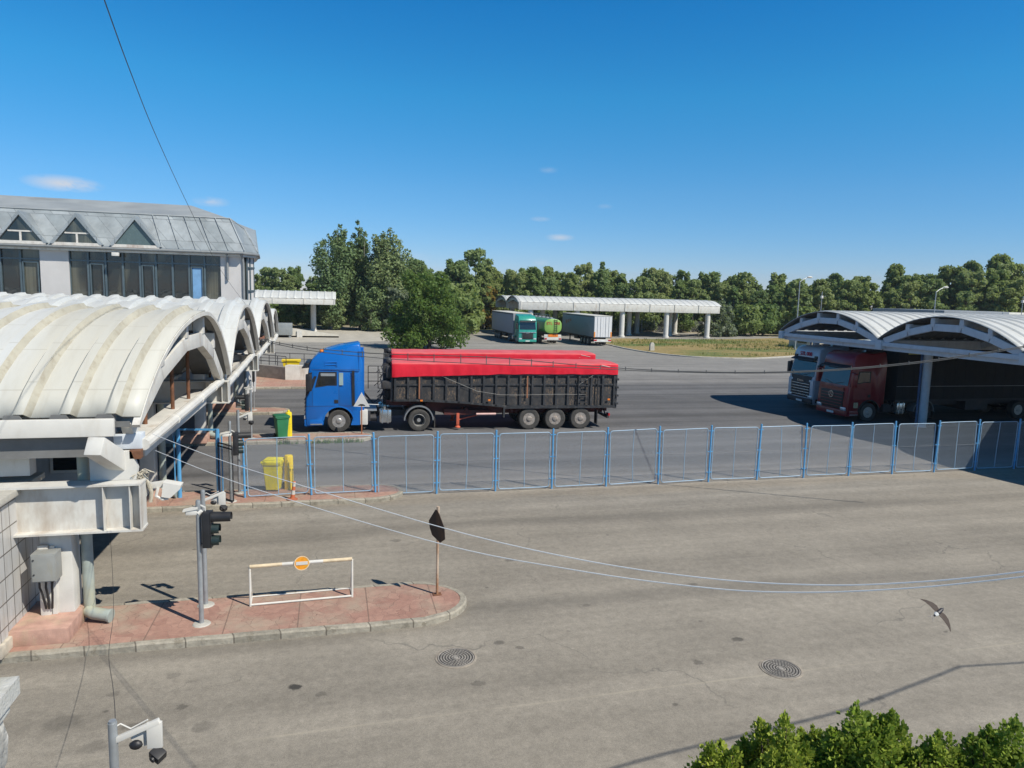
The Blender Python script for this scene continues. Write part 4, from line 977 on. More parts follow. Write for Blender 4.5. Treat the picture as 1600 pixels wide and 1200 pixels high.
wheelie('dark grey wheelie bin against the white service cabinet', (-5.35, 50.6, .12), R(5), M('charcoal_plastic', (.045,.05,.055), .6), M('charcoal_plastic_lid', (.04,.045,.05), .6), 1.25)
wheelie('green wheelie bin with turquoise lid by the far railing', (-6.4, 63.8, 0), R(0), GREENBIN, M('turquoise_plastic', (.02,.35,.48), .5), 1.35)
def bollard(label, loc, mat):
    t = thing('bollard', label, 'bollard', loc, R(8), 'yellow bollards on the islands')
    mb = MB(); rings = []
    for z, a in ((0,.145),(.05,.145),(.9,.138),(1.06,.135),(1.10,.12),(1.11,.06)): rings.append([(a*math.cos(R(22.5+45*i)), a*math.sin(R(22.5+45*i)), z) for i in range(8)])
    mb.loft(rings); mb.build('bollard_body', mat, t, smooth=25)
    if 'third' in label:
        mb = MB(); mb.lathe([(.03,1.09),(.05,1.11),(.05,1.17),(.03,1.19)], n=10); mb.build('top_knob', mat, t)
    mb = MB(); mb.cyl((-.06,-.135,.95),(-.06,-.15,.95),.015); mb.cyl((.05,-.135,.6),(.05,-.145,.6),.01); mb.build('fixing_bolt', DARK, t)
bollard('deep yellow bollard beside the lemon wheelie bin on the second island', (-1.36, 23.35, .13), YELLOW)
bollard('yellow bollard with a round knob beside the green bin on the third island', (-1.83, 31.75, .13), M('bright_yellow_plastic', (.74,.58,.02), .5, var=.08))
cm = thing('marker_post', 'leaning orange and white marker post on the edge of the second island', 'marker', (-1.2, 22.1, .13))
mb = MB(); mb.lathe([(.16,0),(.16,.03),(.06,.06)], n=16); mb.build('base', M('dull_orange_rubber', (.32,.10,.05), .8, var=.2), cm)
mb = MB(); q = [(.065,.05),(.06,.17),(.055,.30),(.05,.42),(.045,.55),(.03,.57)]
for k in range(5): mb.lathe([q[k], q[k+1]], n=14, mi=k % 2, cap=(k == 4))
b_ = mb.build('sleeve', [M('marker_orange', (.50,.13,.05), .6, var=.15), WHITED], cm); b_.rotation_euler = (0, R(7), 0)

# ------------------------------------------------------------------ manhole covers
def manhole(label, x, y, r, rings, spokes):
    t = thing('manhole_cover', label, 'manhole', (x, y, 0), 0, 'manhole covers in the near lane')
    mb = MB(); mb.lathe([(r*1.13,.002),(r*1.12,.010),(r*1.02,.012),(r*1.02,.004)], n=40, cap=False); mb.build('frame', M('sandy_collar', (.30,.26,.21), .95, var=.15, scale=8, grime=((.17,.15,.13), .6, 5, (1,1,1))) if 'sandy_collar' not in bpy.data.materials else bpy.data.materials['sandy_collar'], t)
    mb = MB(); mb.lathe([(0.01,.005),(r,.005)], n=40, cap=False); mb.build('cover', M('dark_cast_iron_%d' % rings, (.06,.055,.05), .7, var=.3, scale=10, grime=((.2,.18,.15), .3, 6, (1,1,1))), t)
    mb = MB()
    for k in range(rings):
        a = r*(.24+.74*k/(rings-1)); w = r*.05; n = max(10, int(8+k*6))
        if k in (0, rings-1): mb.lathe([(a-w,.006),(a-w,.013),(a,.013),(a,.006)], n=40, cap=False); continue
        for i in range(n):
            t0, t1 = 2*math.pi*(i+.14)/n, 2*math.pi*(i+.86)/n; c = []
            for z in (.006,.013):
                for rr in (a-w*1.1, a+w*.2):
                    for tt in (t0, (t0+t1)/2, t1): c.append((rr*math.cos(tt), rr*math.sin(tt), z))
            mb.add(c, [(6,7,10,9),(7,8,11,10),(0,1,7,6),(1,2,8,7),(3,9,10,4),(4,10,11,5),(0,6,9,3),(2,5,11,8)])
    mb.lathe([(r*.01,.014),(r*.14,.014),(r*.14,.006)], n=20, cap=False)
    mb.build('tread', M('worn_iron_%d' % rings, (.33,.30,.26), .6, .1, var=.25, scale=10), t, smooth=0)
manhole('round manhole cover with concentric rings near the middle of the lane', 2.12, 11.96, .33, 6, 24)
manhole('round manhole cover with a sandy lower edge, the right one of two', 7.71, 10.45, .33, 6, 24)

# ------------------------------------------------------------------ ramps, railings, skip
STONEW = M('grey_stone_cladding', (.21,.195,.18), .85, var=.2, scale=3, grime=((.33,.31,.28), .3, 2, (1,1,1)))
rw = thing('ramp_wall', 'low grey ramp wall with a white end block behind the blue cab', 'wall', (0,0,0))
mb = MB(); mb.prism([(-9,55.2),(-6.0,55.6),(-3.0,52.8),(-3.2,52.4),(-6.1,55.1),(-9,54.8)], 'z', .13, 1.0); mb.build('ramp_side', STONEW, rw, smooth=0)
mb = MB(); mb.prism([(-3.0,52.9),(-1.5,52.5),(-1.5,52.1),(-3.2,52.3)], 'z', .13, 1.15); mb.build('end_block', WHITED, rw, smooth=0)
mb = MB(); mb.prism([(-14,58.2),(-6.0,57.6),(-3.2,55.4),(-2.6,53.2),(-3,53.0),(-6.0,55.7),(-14,55.3)], 'z', .13, .72); mb.build('ramp_floor', PALEC, rw, smooth=0)
def railing(label, pts, h, n, group='metal railings of the ramps'):
    t = thing('handrail', label, 'railing', (0,0,0), 0, group)
    P = [Vector(p) for p in pts]; mb = MB()
    for hh in (h, h*.55): mb.tube([p+Vector((0,0,hh)) for p in P], .028, 6)
    mb.build('rail', DARK, t)
    mb = MB(); tot = sum((b-a).length for a, b in zip(P, P[1:]))
    for k in range(n+1):
        d = tot*k/n
        for a, b in zip(P, P[1:]):
            l = (b-a).length
            if d <= l+1e-4: p = a.lerp(b, d/l); break
            d -= l
        mb.cyl(p, p+Vector((0,0,h)), .025, n=6)
    mb.build('upright', DARK, t)
railing('dark metal railing on the near ramp wall', [(-8,56.2,.72),(-6.1,56.0,.72),(-3.2,53.4,.72)], .95, 7)
railing('dark metal railing further back along the upper ramp', [(-8,62.2,.3),(-4.6,62.2,.2),(.0,62.6,.0)], 1.0, 7)
rp = thing('ramp_parapet', 'pale sloping parapet of the loading ramp by the tall canopy column', 'ramp', (0,0,0))
mb = MB(); mb.prism([(-9,101.6,)[:2],(.9,101.6),(.9,101.2),(-9,101.2)], 'z', 0, .2)
mb.add([(-10,101.2,0),(.9,101.2,0),(.9,101.5,0),(-10,101.5,0),(-10,101.2,1.9),(.9,101.2,.35),(.9,101.5,.35),(-10,101.5,1.9)], [(0,1,5,4),(1,2,6,5),(2,3,7,6),(4,5,6,7),(0,4,7,3)])
mb.build('parapet', M('pale_ramp_render', (.55,.52,.45), .85, var=.08), rp, smooth=0)
mb = MB(); mb.box(-4.6,-3.9,101.0,101.19,0,.9); mb.build('buttress', WHITED, rp, smooth=0)
gw = thing('steel_container', 'grey metal container standing at the head of the loading ramp', 'container', (-7.7, 100.0, 0))
mb = MB(); mb.box(0,2.55,0,.9,.35,1.95,bev=.03); mb.box(.1,.4,.1,.8,0,.35); mb.box(2.1,2.4,.1,.8,0,.35); mb.build('container_body', M('grey_container', (.27,.29,.29), .5, .2, var=.1), gw)
rb = thing('brick_planter', 'low red brick block at the foot of the loading ramp', 'planter', (-9.6, 93.5, 0))
mb = MB(); mb.box(0,1.5,0,1.2,0,1.3,bev=.03); mb.build('brickwork', M('red_brick', (.25,.11,.07), .85, var=.25, scale=5), rb)
mb = MB(); mb.box(-.08,1.58,-.08,1.28,1.3,1.42,bev=.02); mb.build('coping', CONC, rb)
yk = thing('yellow_bin', 'squat yellow waste container beside the ramp railing', 'bin', (-3.05, 57.4, .12))
mb = MB(); rings = []
for z, a, b in ((.08,.5,.36),(.8,.62,.45),(.82,.68,.50),(.9,.68,.5)): rings.append([(-a,-b,z),(a,-b,z),(a,b,z),(-a,b,z)])
mb.loft(rings); mb.build('bin_body', YELLOW, yk)
mb = MB(); mb.box(-.7,.7,-.52,.52,.91,.97,bev=.02); mb.cyl((-.5,-.53,.94),(.5,-.53,.94),.03); mb.build('lid', YELLOW, yk)
for sx_ in (-1, 1):
    for sy in (-1, 1):
        mb = MB(); mb.lathe([(.02,-.03),(.08,-.03),(.08,.03),(.02,.03)], (sx_*.4,sy*.28,.08), 'y', 10); mb.build('wheel', RUBBER, yk)
st = thing('marker_stone', 'small grey marker stone at the edge of the dry grass', 'stone', (37.9, 80.6, .14))
mb = MB(); mb.loft([[(-.28,-.18,0),(.28,-.18,0),(.28,.18,0),(-.28,.18,0)],[(-.25,-.16,.8),(.25,-.16,.8),(.25,.16,.8),(-.25,.16,.8)],[(-.12,-.1,.98),(.12,-.1,.98),(.12,.1,.98),(-.12,.1,.98)]]); mb.build('stone_body', CONC, st)

# stone pier in the bottom left corner
sg = thing('stone_pier', 'weathered pale stone pier with a flat cap in the bottom left corner', 'pier', (0,0,0))
STONE = M('rough_stone', (.40,.385,.35), .95, var=.3, scale=9, bump=1., bscale=22, grime=((.16,.15,.13), .4, 7, (1,1,1)))
cap_ = [(-2.7,3.05),(-1.5,3.05),(-1.5,3.79),(-2.7,3.79)]
mb = MB(); mb.prism(cap_, 'z', 4.47, 4.56); mb.box(-2.65,-1.53,3.09,3.75,4.40,4.469,bev=.01); mb.build('cap', M('pale_cap_stone', (.50,.49,.45), .9, var=.12, scale=6, bump=.5, grime=((.30,.28,.2), .3, 5, (1,1,1))), sg, smooth=0)
mb = MB(); rs = []
for z, o in ((0,.0),(3.9,.0),(4.02,.02),(4.15,.075),(4.28,.085),(4.40,.06)):
    x1 = -1.63+o; n_ = 10; ring = []
    for k in range(n_): ring.append((x1+.012*mnoise.noise(Vector((k*.9,z*7,1))), 3.1+.64*k/(n_-1), z))
    ring += [(-2.64,3.74,z),(-2.64,3.1,z)]; rs.append(ring)
mb.loft(rs); mb.build('shaft', STONE, sg)

# ------------------------------------------------------------------ vehicles
def offset_in(poly, d): 
    a = sum(poly[i][0]*poly[(i+1) % len(poly)][1]-poly[(i+1) % len(poly)][0]*poly[i][1] for i in range(len(poly)))
    return offset_poly(poly, d if a > 0 else -d)
def shell_y(mb, prof, hw, r=.06, mi=0, ws=None):
    """profile in (x,z) swept across y with rounded sides; ws(z) narrows the width"""
    ws = ws or (lambda z: 1.)
    rings = []
    for y, d in ((-hw, r), (-hw+r*.35, r*.3), (-hw+r, 0), (hw-r, 0), (hw-r*.35, r*.3), (hw, r)):
        q = offset_in(prof, d) if d else prof
        rings.append([(x, y*ws(z), z) for x, z in q])
    return mb.loft(rings, mi)
TYRE_P = [(.30,-.14),(.40,-.155),(.485,-.15),(.515,-.125),(.522,-.06),(.522,.06),(.515,.125),(.485,.15),(.40,.155),(.30,.14)]
def mesh_of(mb, name, mats, smooth=35):
    o = mb.build(name, mats, None, smooth); me = o.data; bpy.data.objects.remove(o); return me
_w = MB(); _w.lathe(TYRE_P, axis='y', n=32, cap=False); TYRE_ME = mesh_of(_w, 'wheel', RUBBER)
def rim_mesh(mat, dual=False):
    mb = MB(); s = -1
    if not dual: pr = [(.305,-.135),(.285,-.14),(.27,-.09),(.24,-.075),(.17,-.10),(.13,-.15),(.10,-.165),(.02,-.165)]
    else: pr = [(.305,-.135),(.285,-.14),(.245,-.03)]
    mb.lathe(pr, axis='y', n=28, cap=not dual)
    if dual: mb.lathe([(.247,-.03),(.235,.05),(.15,.05),(.14,-.06),(.10,-.08),(.02,-.08)], axis='y', n=28, mi=1); mb.lathe([(.09,-.085),(.085,-.095),(.02,-.095)], axis='y', n=16)
    for k in range(10):
        a = 2*math.pi*k/10; r0 = .168 if not dual else .185; y = -.10 if not dual else .02
        mb.cyl((r0*math.cos(a), y, r0*math.sin(a)), (r0*math.cos(a), y-.025, r0*math.sin(a)), .016, n=6)
        a += .314
        if not dual: mb.cyl((.222*math.cos(a), -.078 if not dual else .005, .222*math.sin(a)), (.222*math.cos(a), -.083 if not dual else .0, .222*math.sin(a)), .036, n=8, mi=1)
    return mesh_of(mb, 'rim', [mat, BLACK])
RIM_A, RIM_B, RIM_C, RIM_D = rim_mesh(RIM), rim_mesh(RIMOLD), rim_mesh(RIMOLD, True), rim_mesh(RIM, True)
def wheel(root, x, y, rim, side=-1, sc=1., wide=1.):
    o = bpy.data.objects.new('wheel', TYRE_ME); COL.objects.link(o); o.parent = root
    o.location = (x, y, .52*sc); o.scale = (sc, wide, sc); o.rotation_euler = (0, random.uniform(0, 3), math.pi if side > 0 else 0)
    r = bpy.data.objects.new('rim', rim); COL.objects.link(r); r.parent = o; return o
def axle_pair(root, x, rim, yw=1.06, wide=1.):
    wheel(root, x, -yw, rim, -1, 1., wide); wheel(root, x, yw, rim, 1, 1., wide)
    mb = MB(); mb.cyl((x,-yw,.52),(x,yw,.52),.09); mb.build('axle', DARK, root)
def part(mb, name, mat, root, smooth=30): return mb.build(name, mat, root, smooth)
def arc(cx, cz, r, a0, a1, n): return [(cx+r*math.cos(R(a0+(a1-a0)*k/n)), cz+r*math.sin(R(a0+(a1-a0)*k/n))) for k in range(n+1)]

def cab(root, paint, style, x_w=1.48, length=2.3, roof=4.03, wide=False, trim=None):
    """cab-over tractor cab, front face at x = 0, looking towards -x; every piece a part"""
    trim = trim or BLACK; hw = 1.245
    r_ = .66
    ah = arc(x_w, .52, r_, 8, 172, 12)
    front = {'a': [(.10,.30),(.01,.36),(0,1.0),(.02,1.28),(.05,1.9)], 'b': [(.12,.26),(.0,.34),(-.03,.95),(0,1.3),(.06,1.95)], 'c': [(.10,.28),(0,.4),(.0,1.1),(.03,1.4),(.08,1.95)]}[style]
    upper = [(.17,2.92),(.20,3.10),(.32,3.36),(.55,3.57),(.92,3.75),(1.5,roof-.14),(2.0,roof-.05),(2.34,roof),(2.43,roof-.05)] if style == 'a' else [(.26,2.92),(.24,3.02),(.30,3.45),(.42,3.66),(.8,3.80),(1.6,roof-.1),(2.3,roof),(2.4,roof-.05)]
    xr = length
    prof = front+upper+[(xr+.18,3.2),(xr+.12,1.0),(xr-.02,.9)]+ah+[(x_w-r_-.03,.34)]
    mb = MB(); shell_y(mb, prof, hw, .07, 0, lambda z: 1. if z < 2.9 else 1.-.10*min(1, (z-2.9)/1.1))
    body = part(mb, 'cab_body', paint, root, 40)
    # windscreen following the rake
    mb = MB(); a, b = (front[-1][0]-.018, front[-1][1]+.03), (upper[0][0]-.018, upper[0][1]-.02)
    mb.add([(a[0],-1.12,a[1]),(a[0],1.12,a[1]),(b[0],1.06,b[1]),(b[0],-1.06,b[1]),(a[0]+.04,-1.12,a[1]),(a[0]+.04,1.12,a[1]),(b[0]+.04,1.06,b[1]),(b[0]+.04,-1.06,b[1])], [(0,1,2,3),(7,6,5,4),(0,4,5,1),(1,5,6,2),(2,6,7,3),(3,7,4,0)])
    part(mb, 'windscreen', GLASSD, root, 0)
    mb = MB()
    for s in (-1, 1): mb.beam((a[0]-.03, s*.1, a[1]+.03), (a[0]+.03, s*.75, a[1]+.18), .02, .02)
    part(mb, 'wiper', BLACK, root)
    mb = MB(); mb.prism([(upper[0][0]-.32,2.93),(upper[0][0]-.30,2.99),(upper[0][0]+.05,3.13),(upper[0][0]+.05,2.97)], 'y', -1.08, 1.08); part(mb, 'sun_visor', BLACK if style != 'b' else DARK, root, 0)
    # lower front: grille, bumper, lamps, plate
    mb = MB(); mb.box(-.035,.02,-.92,.92,.66,1.64,bev=.02) if style != 'a' else mb.box(-.03,.02,-.72,.72,.62,1.5,bev=.02)
    g = part(mb, 'grille', DARK if style == 'b' else BLACK, root)
    mb = MB()
    for k in range(5): mb.box(-.06,-.03,-.86,.86,.78+k*.17,.815+k*.17,bev=.008)
    part(mb, 'slat', (paint if style == 'c' else CHROME if style == 'b' else DARK), g)
    if style == 'b':
        q = MB(); q.prism([(-1.0,1.97),(1.0,1.97),(.86,1.58),(-.86,1.58)], 'x', .0, .03); q.v = [(x-.045+(z-1.3)*.085, y, z) for x, y, z in q.v]; part(q, 'front_panel', DARK, root, 0)
    mb = MB(); mb.box(-.045,.2,-1.22,1.22,.30,.62,bev=.04); part(mb, 'bumper', paint if style != 'b' else DARK, root)
    for s in (-1, 1):
        mb = MB(); mb.box(-.06,.06,s*.98-.2,s*.98+.2,.62,.80,bev=.04); part(mb, 'headlight', M('headlight_glass', (.62,.64,.66), .15, .3, var=.05) if 'headlight_glass' not in bpy.data.materials else bpy.data.materials['headlight_glass'], root)
    mb = MB(); mb.box(-.06,-.045,-.28,.28,.36,.48); part(mb, 'number_plate', PLATE, root, 0)
    # doors, side windows, mirrors, handles, steps on both sides
    for s in (-1, 1):
        y0 = s*hw; Y = lambda d: y0+s*d
        def pan(poly, d0, d1, nm, mt, par=root):
            q = MB(); q.prism(poly, 'y', Y(d0), Y(d1)); return part(q, nm, mt, par, 0)
        dr = pan([(.34,1.24),(1.48,1.24),(1.48,2.84),(.56,2.84),(.46,2.45),(.34,2.05)], -.012, .006, 'door', paint)
        pan([(.44,2.08),(.78,2.13),(.98,2.17),(1.40,2.17),(1.40,2.80),(.62,2.80)], .004, .012, 'window_frame', BLACK, dr)
        pan([(.56,2.16),(.80,2.18),(1.00,2.22),(1.33,2.22),(1.33,2.74),(.68,2.74)], .012, .017, 'side_window', GLASSD, dr)
        pan([(1.28,1.36),(1.46,1.36),(1.46,1.52),(1.28,1.52)], .004, .02, 'handle', BLACK, dr)
        if style == 'a':
            pan([(1.50,2.19),(1.68,2.19),(1.68,2.76),(1.50,2.76)], .0, .01, 'rear_quarter_window', M('pale_quarter_glass', (.30,.40,.40), .15) if 'pale_quarter_glass' not in bpy.data.materials else bpy.data.materials['pale_quarter_glass'], root)
            pan([(2.07,1.25),(2.20,1.25),(2.18,2.86),(2.07,2.86)], .0, .008, 'air_intake', BLACK, root)
            pan([(.02,1.225),(2.43,1.225),(2.43,1.238),(.02,1.238)], -.005, .004, 'panel_seam', DARK, root)
            pan([(.3,2.885),(2.43,2.885),(2.43,2.9),(.3,2.9)], -.03, .003, 'panel_seam', DARK, root)
            pan([(1.484,1.24),(1.497,1.24),(1.497,2.86),(1.484,2.86)], -.005, .004, 'panel_seam', DARK, root)
            pan([(.70,2.61),(1.33,2.61),(1.33,2.735),(.685,2.735)], .0175, .0195, 'sun_blind', GALV, dr)
            pan([(.33,1.9),(.345,1.9),(.345,1.26),(.33,1.26)], -.005, .004, 'panel_seam', DARK, root)
            q = MB()
            for zz in (3.10, 3.22): q.cyl((.86,Y(-.05),zz),(1.42,Y(-.05),zz+.02),.03)
            for xx in (.88, 1.40): q.box(xx-.02,xx+.02,min(Y(-.09),Y(-.02)),max(Y(-.09),Y(-.02)),3.04,3.27)
            part(q, 'air_horn', paint, root)
        q = MB(); q.box(.05,.32,min(Y(.10),Y(.32)),max(Y(.10),Y(.32)),1.95,2.72,bev=.05); q.beam((.3,Y(0),2.75),(.2,Y(.2),2.74),.05,.05); q.beam((.3,Y(0),2.05),(.2,Y(.2),2.02),.04,.04)
        if style == 'a': q.prism([(.06,1.66),(.30,2.02),(.30,2.1),(.06,2.1)], 'y', Y(.004), Y(.012)); q.prism([(.02,1.7),(.34,2.05),(.52,2.6),(.40,2.6),(.05,1.95)], 'y', Y(-.015), Y(.008))
        part(q, 'mirror', paint if style == 'c' else BLACK, root)
        q = MB(); q.box(.18,.78,min(Y(-.25),Y(.004)),max(Y(-.25),Y(.004)),.36,.62,bev=.02); part(q, 'step_well', paint if style != 'b' else DARK, root)
        q = MB(); q.box(.22,.74,min(Y(-.2),Y(.012)),max(Y(-.2),Y(.012)),.37,.42); part(q, 'step', GALV, root, 0)
        q = MB()
        ou, inn = arc(x_w, .52, .72, 4, 176, 14), arc(x_w, .52, .655, 176, 4, 14)
        q.prism(ou+inn, 'y', Y(-.3), Y(.016)); part(q, 'wheel_arch', BLACK if style != 'a' else paint, root)
    return body
def tractor_chassis(root, xw, xd, rims=(RIM_A, RIM_D), tank=CHROME, fender=None):
    mb = MB(); mb.box(1.0,xd+.85,-.45,-.35,.62,.9); mb.box(1.0,xd+.85,.35,.45,.62,.9); mb.box(1.2,2.4,-.35,.35,.5,1.0); part(mb, 'chassis_rail', DARK, root, 0)
    axle_pair(root, xw, rims[0], 1.06); axle_pair(root, xd, rims[1], 1.0, 1.9)
    for s in (-1, 1):
        mb = MB(); mb.prism(arc(xd,.52,.70,0,180,14)+arc(xd,.52,.64,180,0,14), 'y', s*.72, s*1.25); part(mb, 'mudguard', fender or M('mudguard_grey', (.17,.18,.19), .55) if 'mudguard_grey' not in bpy.data.materials else (fender or bpy.data.materials['mudguard_grey']), root)
        mb = MB(); mb.box(xd+.72,xd+.76,s*.72,s*1.24,.14,.62); part(mb, 'mud_flap', RUBBER, root, 0)
        mb = MB(); mb.box(3.3,3.86,s*.72 if s > 0 else -1.22,1.22 if s > 0 else -.72,.42,1.04,bev=.08)
        for xx in (3.44, 3.70): mb.box(xx-.025,xx+.025,s*.70 if s > 0 else -1.235,1.235 if s > 0 else -.70,.40,1.06)
        mb.cyl((3.55,s*1.0,1.04),(3.55,s*1.0,1.16),.05); part(mb, 'fuel_tank', tank, root)
        mb = MB(); mb.box(2.42,2.9,s*.7 if s > 0 else -1.2,1.2 if s > 0 else -.7,.5,.95,bev=.03); mb.cyl((2.5,s*.9,.62),(3.2,s*.9,.62),.17); part(mb, 'battery_box', DARK, root)
    mb = MB(); mb.prism([(xd-.6,.98),(xd+.6,.98),(xd+.75,.92),(xd-.7,.92)], 'y', -.45, .45); part(mb, 'coupling_plate', DARK, root)

# blue tractor, seen from its side
BLUET = M('glossy_blue_paint', (.002,.125,.46), .32, var=.06, scale=1, coat=.25, grime=((.02,.13,.33), .12, 2))
bl = thing('truck', 'blue high roofed tractor truck coupled to the black tipper trailer', 'truck', (-1.16, 34.52, 0), R(-1.75))
cab(bl, BLUET, 'a', 1.48, 2.38, 4.06)
tractor_chassis(bl, 1.48, 5.13)
for s in (-1, 1):
    mb = MB(); mb.prism([(2.02,.34),(2.42,.34),(2.42,1.0),(2.10,1.0),(2.13,.85),(2.10,.6)], 'y', s*.9, s*1.25); part(mb, 'side_skirt', BLUET, bl)
    mb = MB(); mb.box(2.43,2.78,-1.24 if s < 0 else .8,-.8 if s < 0 else 1.24,.34,1.02,bev=.04); part(mb, 'white_side_tank', WHITE, bl)
for s in (-1, 1):
    mb = MB(); mb.box(2.36,2.62,s*1.145-.025,s*1.145+.025,1.0,3.75); part(mb, 'side_fairing', BLUET, bl, 0)
mb = MB(); mb.lathe([(.09,0),(.09,.13),(.06,.17)], (.72,-.75,3.60), n=12); part(mb, 'beacon', ORANGE, bl)
mb = MB(); mb.box(-.02,.20,-1.0,1.0,3.04,3.18,bev=.05); part(mb, 'lamp_bar', BLACK, bl)
SEATB = M('seat_cloth', (.05,.07,.25), .9)
mb = MB(); rnd = random.Random(2)
for k in range(5):
    y = -.5+.22*k; pts = []
    for q in range(9): pts.append((2.55+q*.13, y+.05*math.sin(q), 1.85-.55*math.sin(math.pi*q/8)*(1+.3*rnd.random())))
    mb.tube(pts, .016, 5)
part(mb, 'air_hose', BLACK, bl)
mb = MB(); mb.box(2.6,3.2,-.9,.9,.93,.97); mb.tube([(2.5,-.8,1.25),(3.3,-.75,1.2)], .02); part(mb, 'catwalk', GALV, bl)

# black tipper semi-trailer under a red tarpaulin
def tipper_mat():
    m, nt, out = _nt('worn_black_boards')
    b = N(nt, 'ShaderNodeBsdfPrincipled'); L(nt, b.outputs[0], out.inputs[0])
    tc = N(nt, 'ShaderNodeTexCoord').outputs['Object']
    f1 = noise_n(nt, mapping(nt, tc, (2,2,.6)), 1.3, 4); f2 = noise_n(nt, mapping(nt, tc, (2.2,1,1.)), 9, 8, .75)
    k = math_n(nt, 'MULTIPLY', ramp(nt, f1, [(.42, 0.), (.62, 1.)]), ramp(nt, f2, [(.50, 0.), (.60, 1.)]))
    c = mix_c(nt, math_n(nt, 'MULTIPLY', k, .8), ramp(nt, noise_n(nt, tc, 4, 6), [(.3,(.022,.022,.024)),(.7,(.045,.044,.044))]), (.24,.16,.095))
    L(nt, c, b.inputs['Base Color']); b.inputs['Roughness'].default_value = .75; return m
TIP = tipper_mat(); TIPF = M('black_trailer_frame', (.026,.027,.03), .6, var=.3, scale=5, grime=((.12,.11,.10), .35, 5, (1,1,1)))
REDC = M('dark_red_chassis', (.10,.022,.018), .75, var=.3, scale=4, grime=((.05,.04,.035), .4, 3))
def tarp_mat():
    m, nt, out = _nt('red_tarpaulin_dusty')
    b = N(nt, 'ShaderNodeBsdfPrincipled'); L(nt, b.outputs[0], out.inputs[0]); tc = N(nt, 'ShaderNodeTexCoord').outputs['Object']
    c = ramp(nt, noise_n(nt, tc, 1.1, 6), [(.3, (.60,.010,.026)), (.7, (.74,.020,.042))])
    sx = N(nt, 'ShaderNodeSeparateXYZ'); L(nt, tc, sx.inputs[0])
    dust = math_n(nt, 'MULTIPLY', ramp(nt, math_n(nt, 'MULTIPLY', sx.outputs[2], .25), [(.785, 0.), (.80, 1.)]), ramp(nt, noise_n(nt, mapping(nt, tc, (.6,1.5,1)), 2.2, 7, .7), [(.3, .12), (.7, .5)]))
    c = mix_c(nt, dust, c, (.50,.30,.26))
    L(nt, c, b.inputs['Base Color']); b.inputs['Roughness'].default_value = .55; b.inputs['Specular IOR Level'].default_value = .3
    L(nt, bump_n(nt, noise_n(nt, mapping(nt, tc, (1,1,.6)), 6, 4), .35, .03), b.inputs['Normal']); return m
TARP = tarp_mat() if True else M('red_tarpaulin', (.60,.008,.028), .6, var=.10, scale=1.2, bump=.25, bscale=5, grime=((.60,.10,.11), .2, .9, (.5,1,1)), spec=.25)
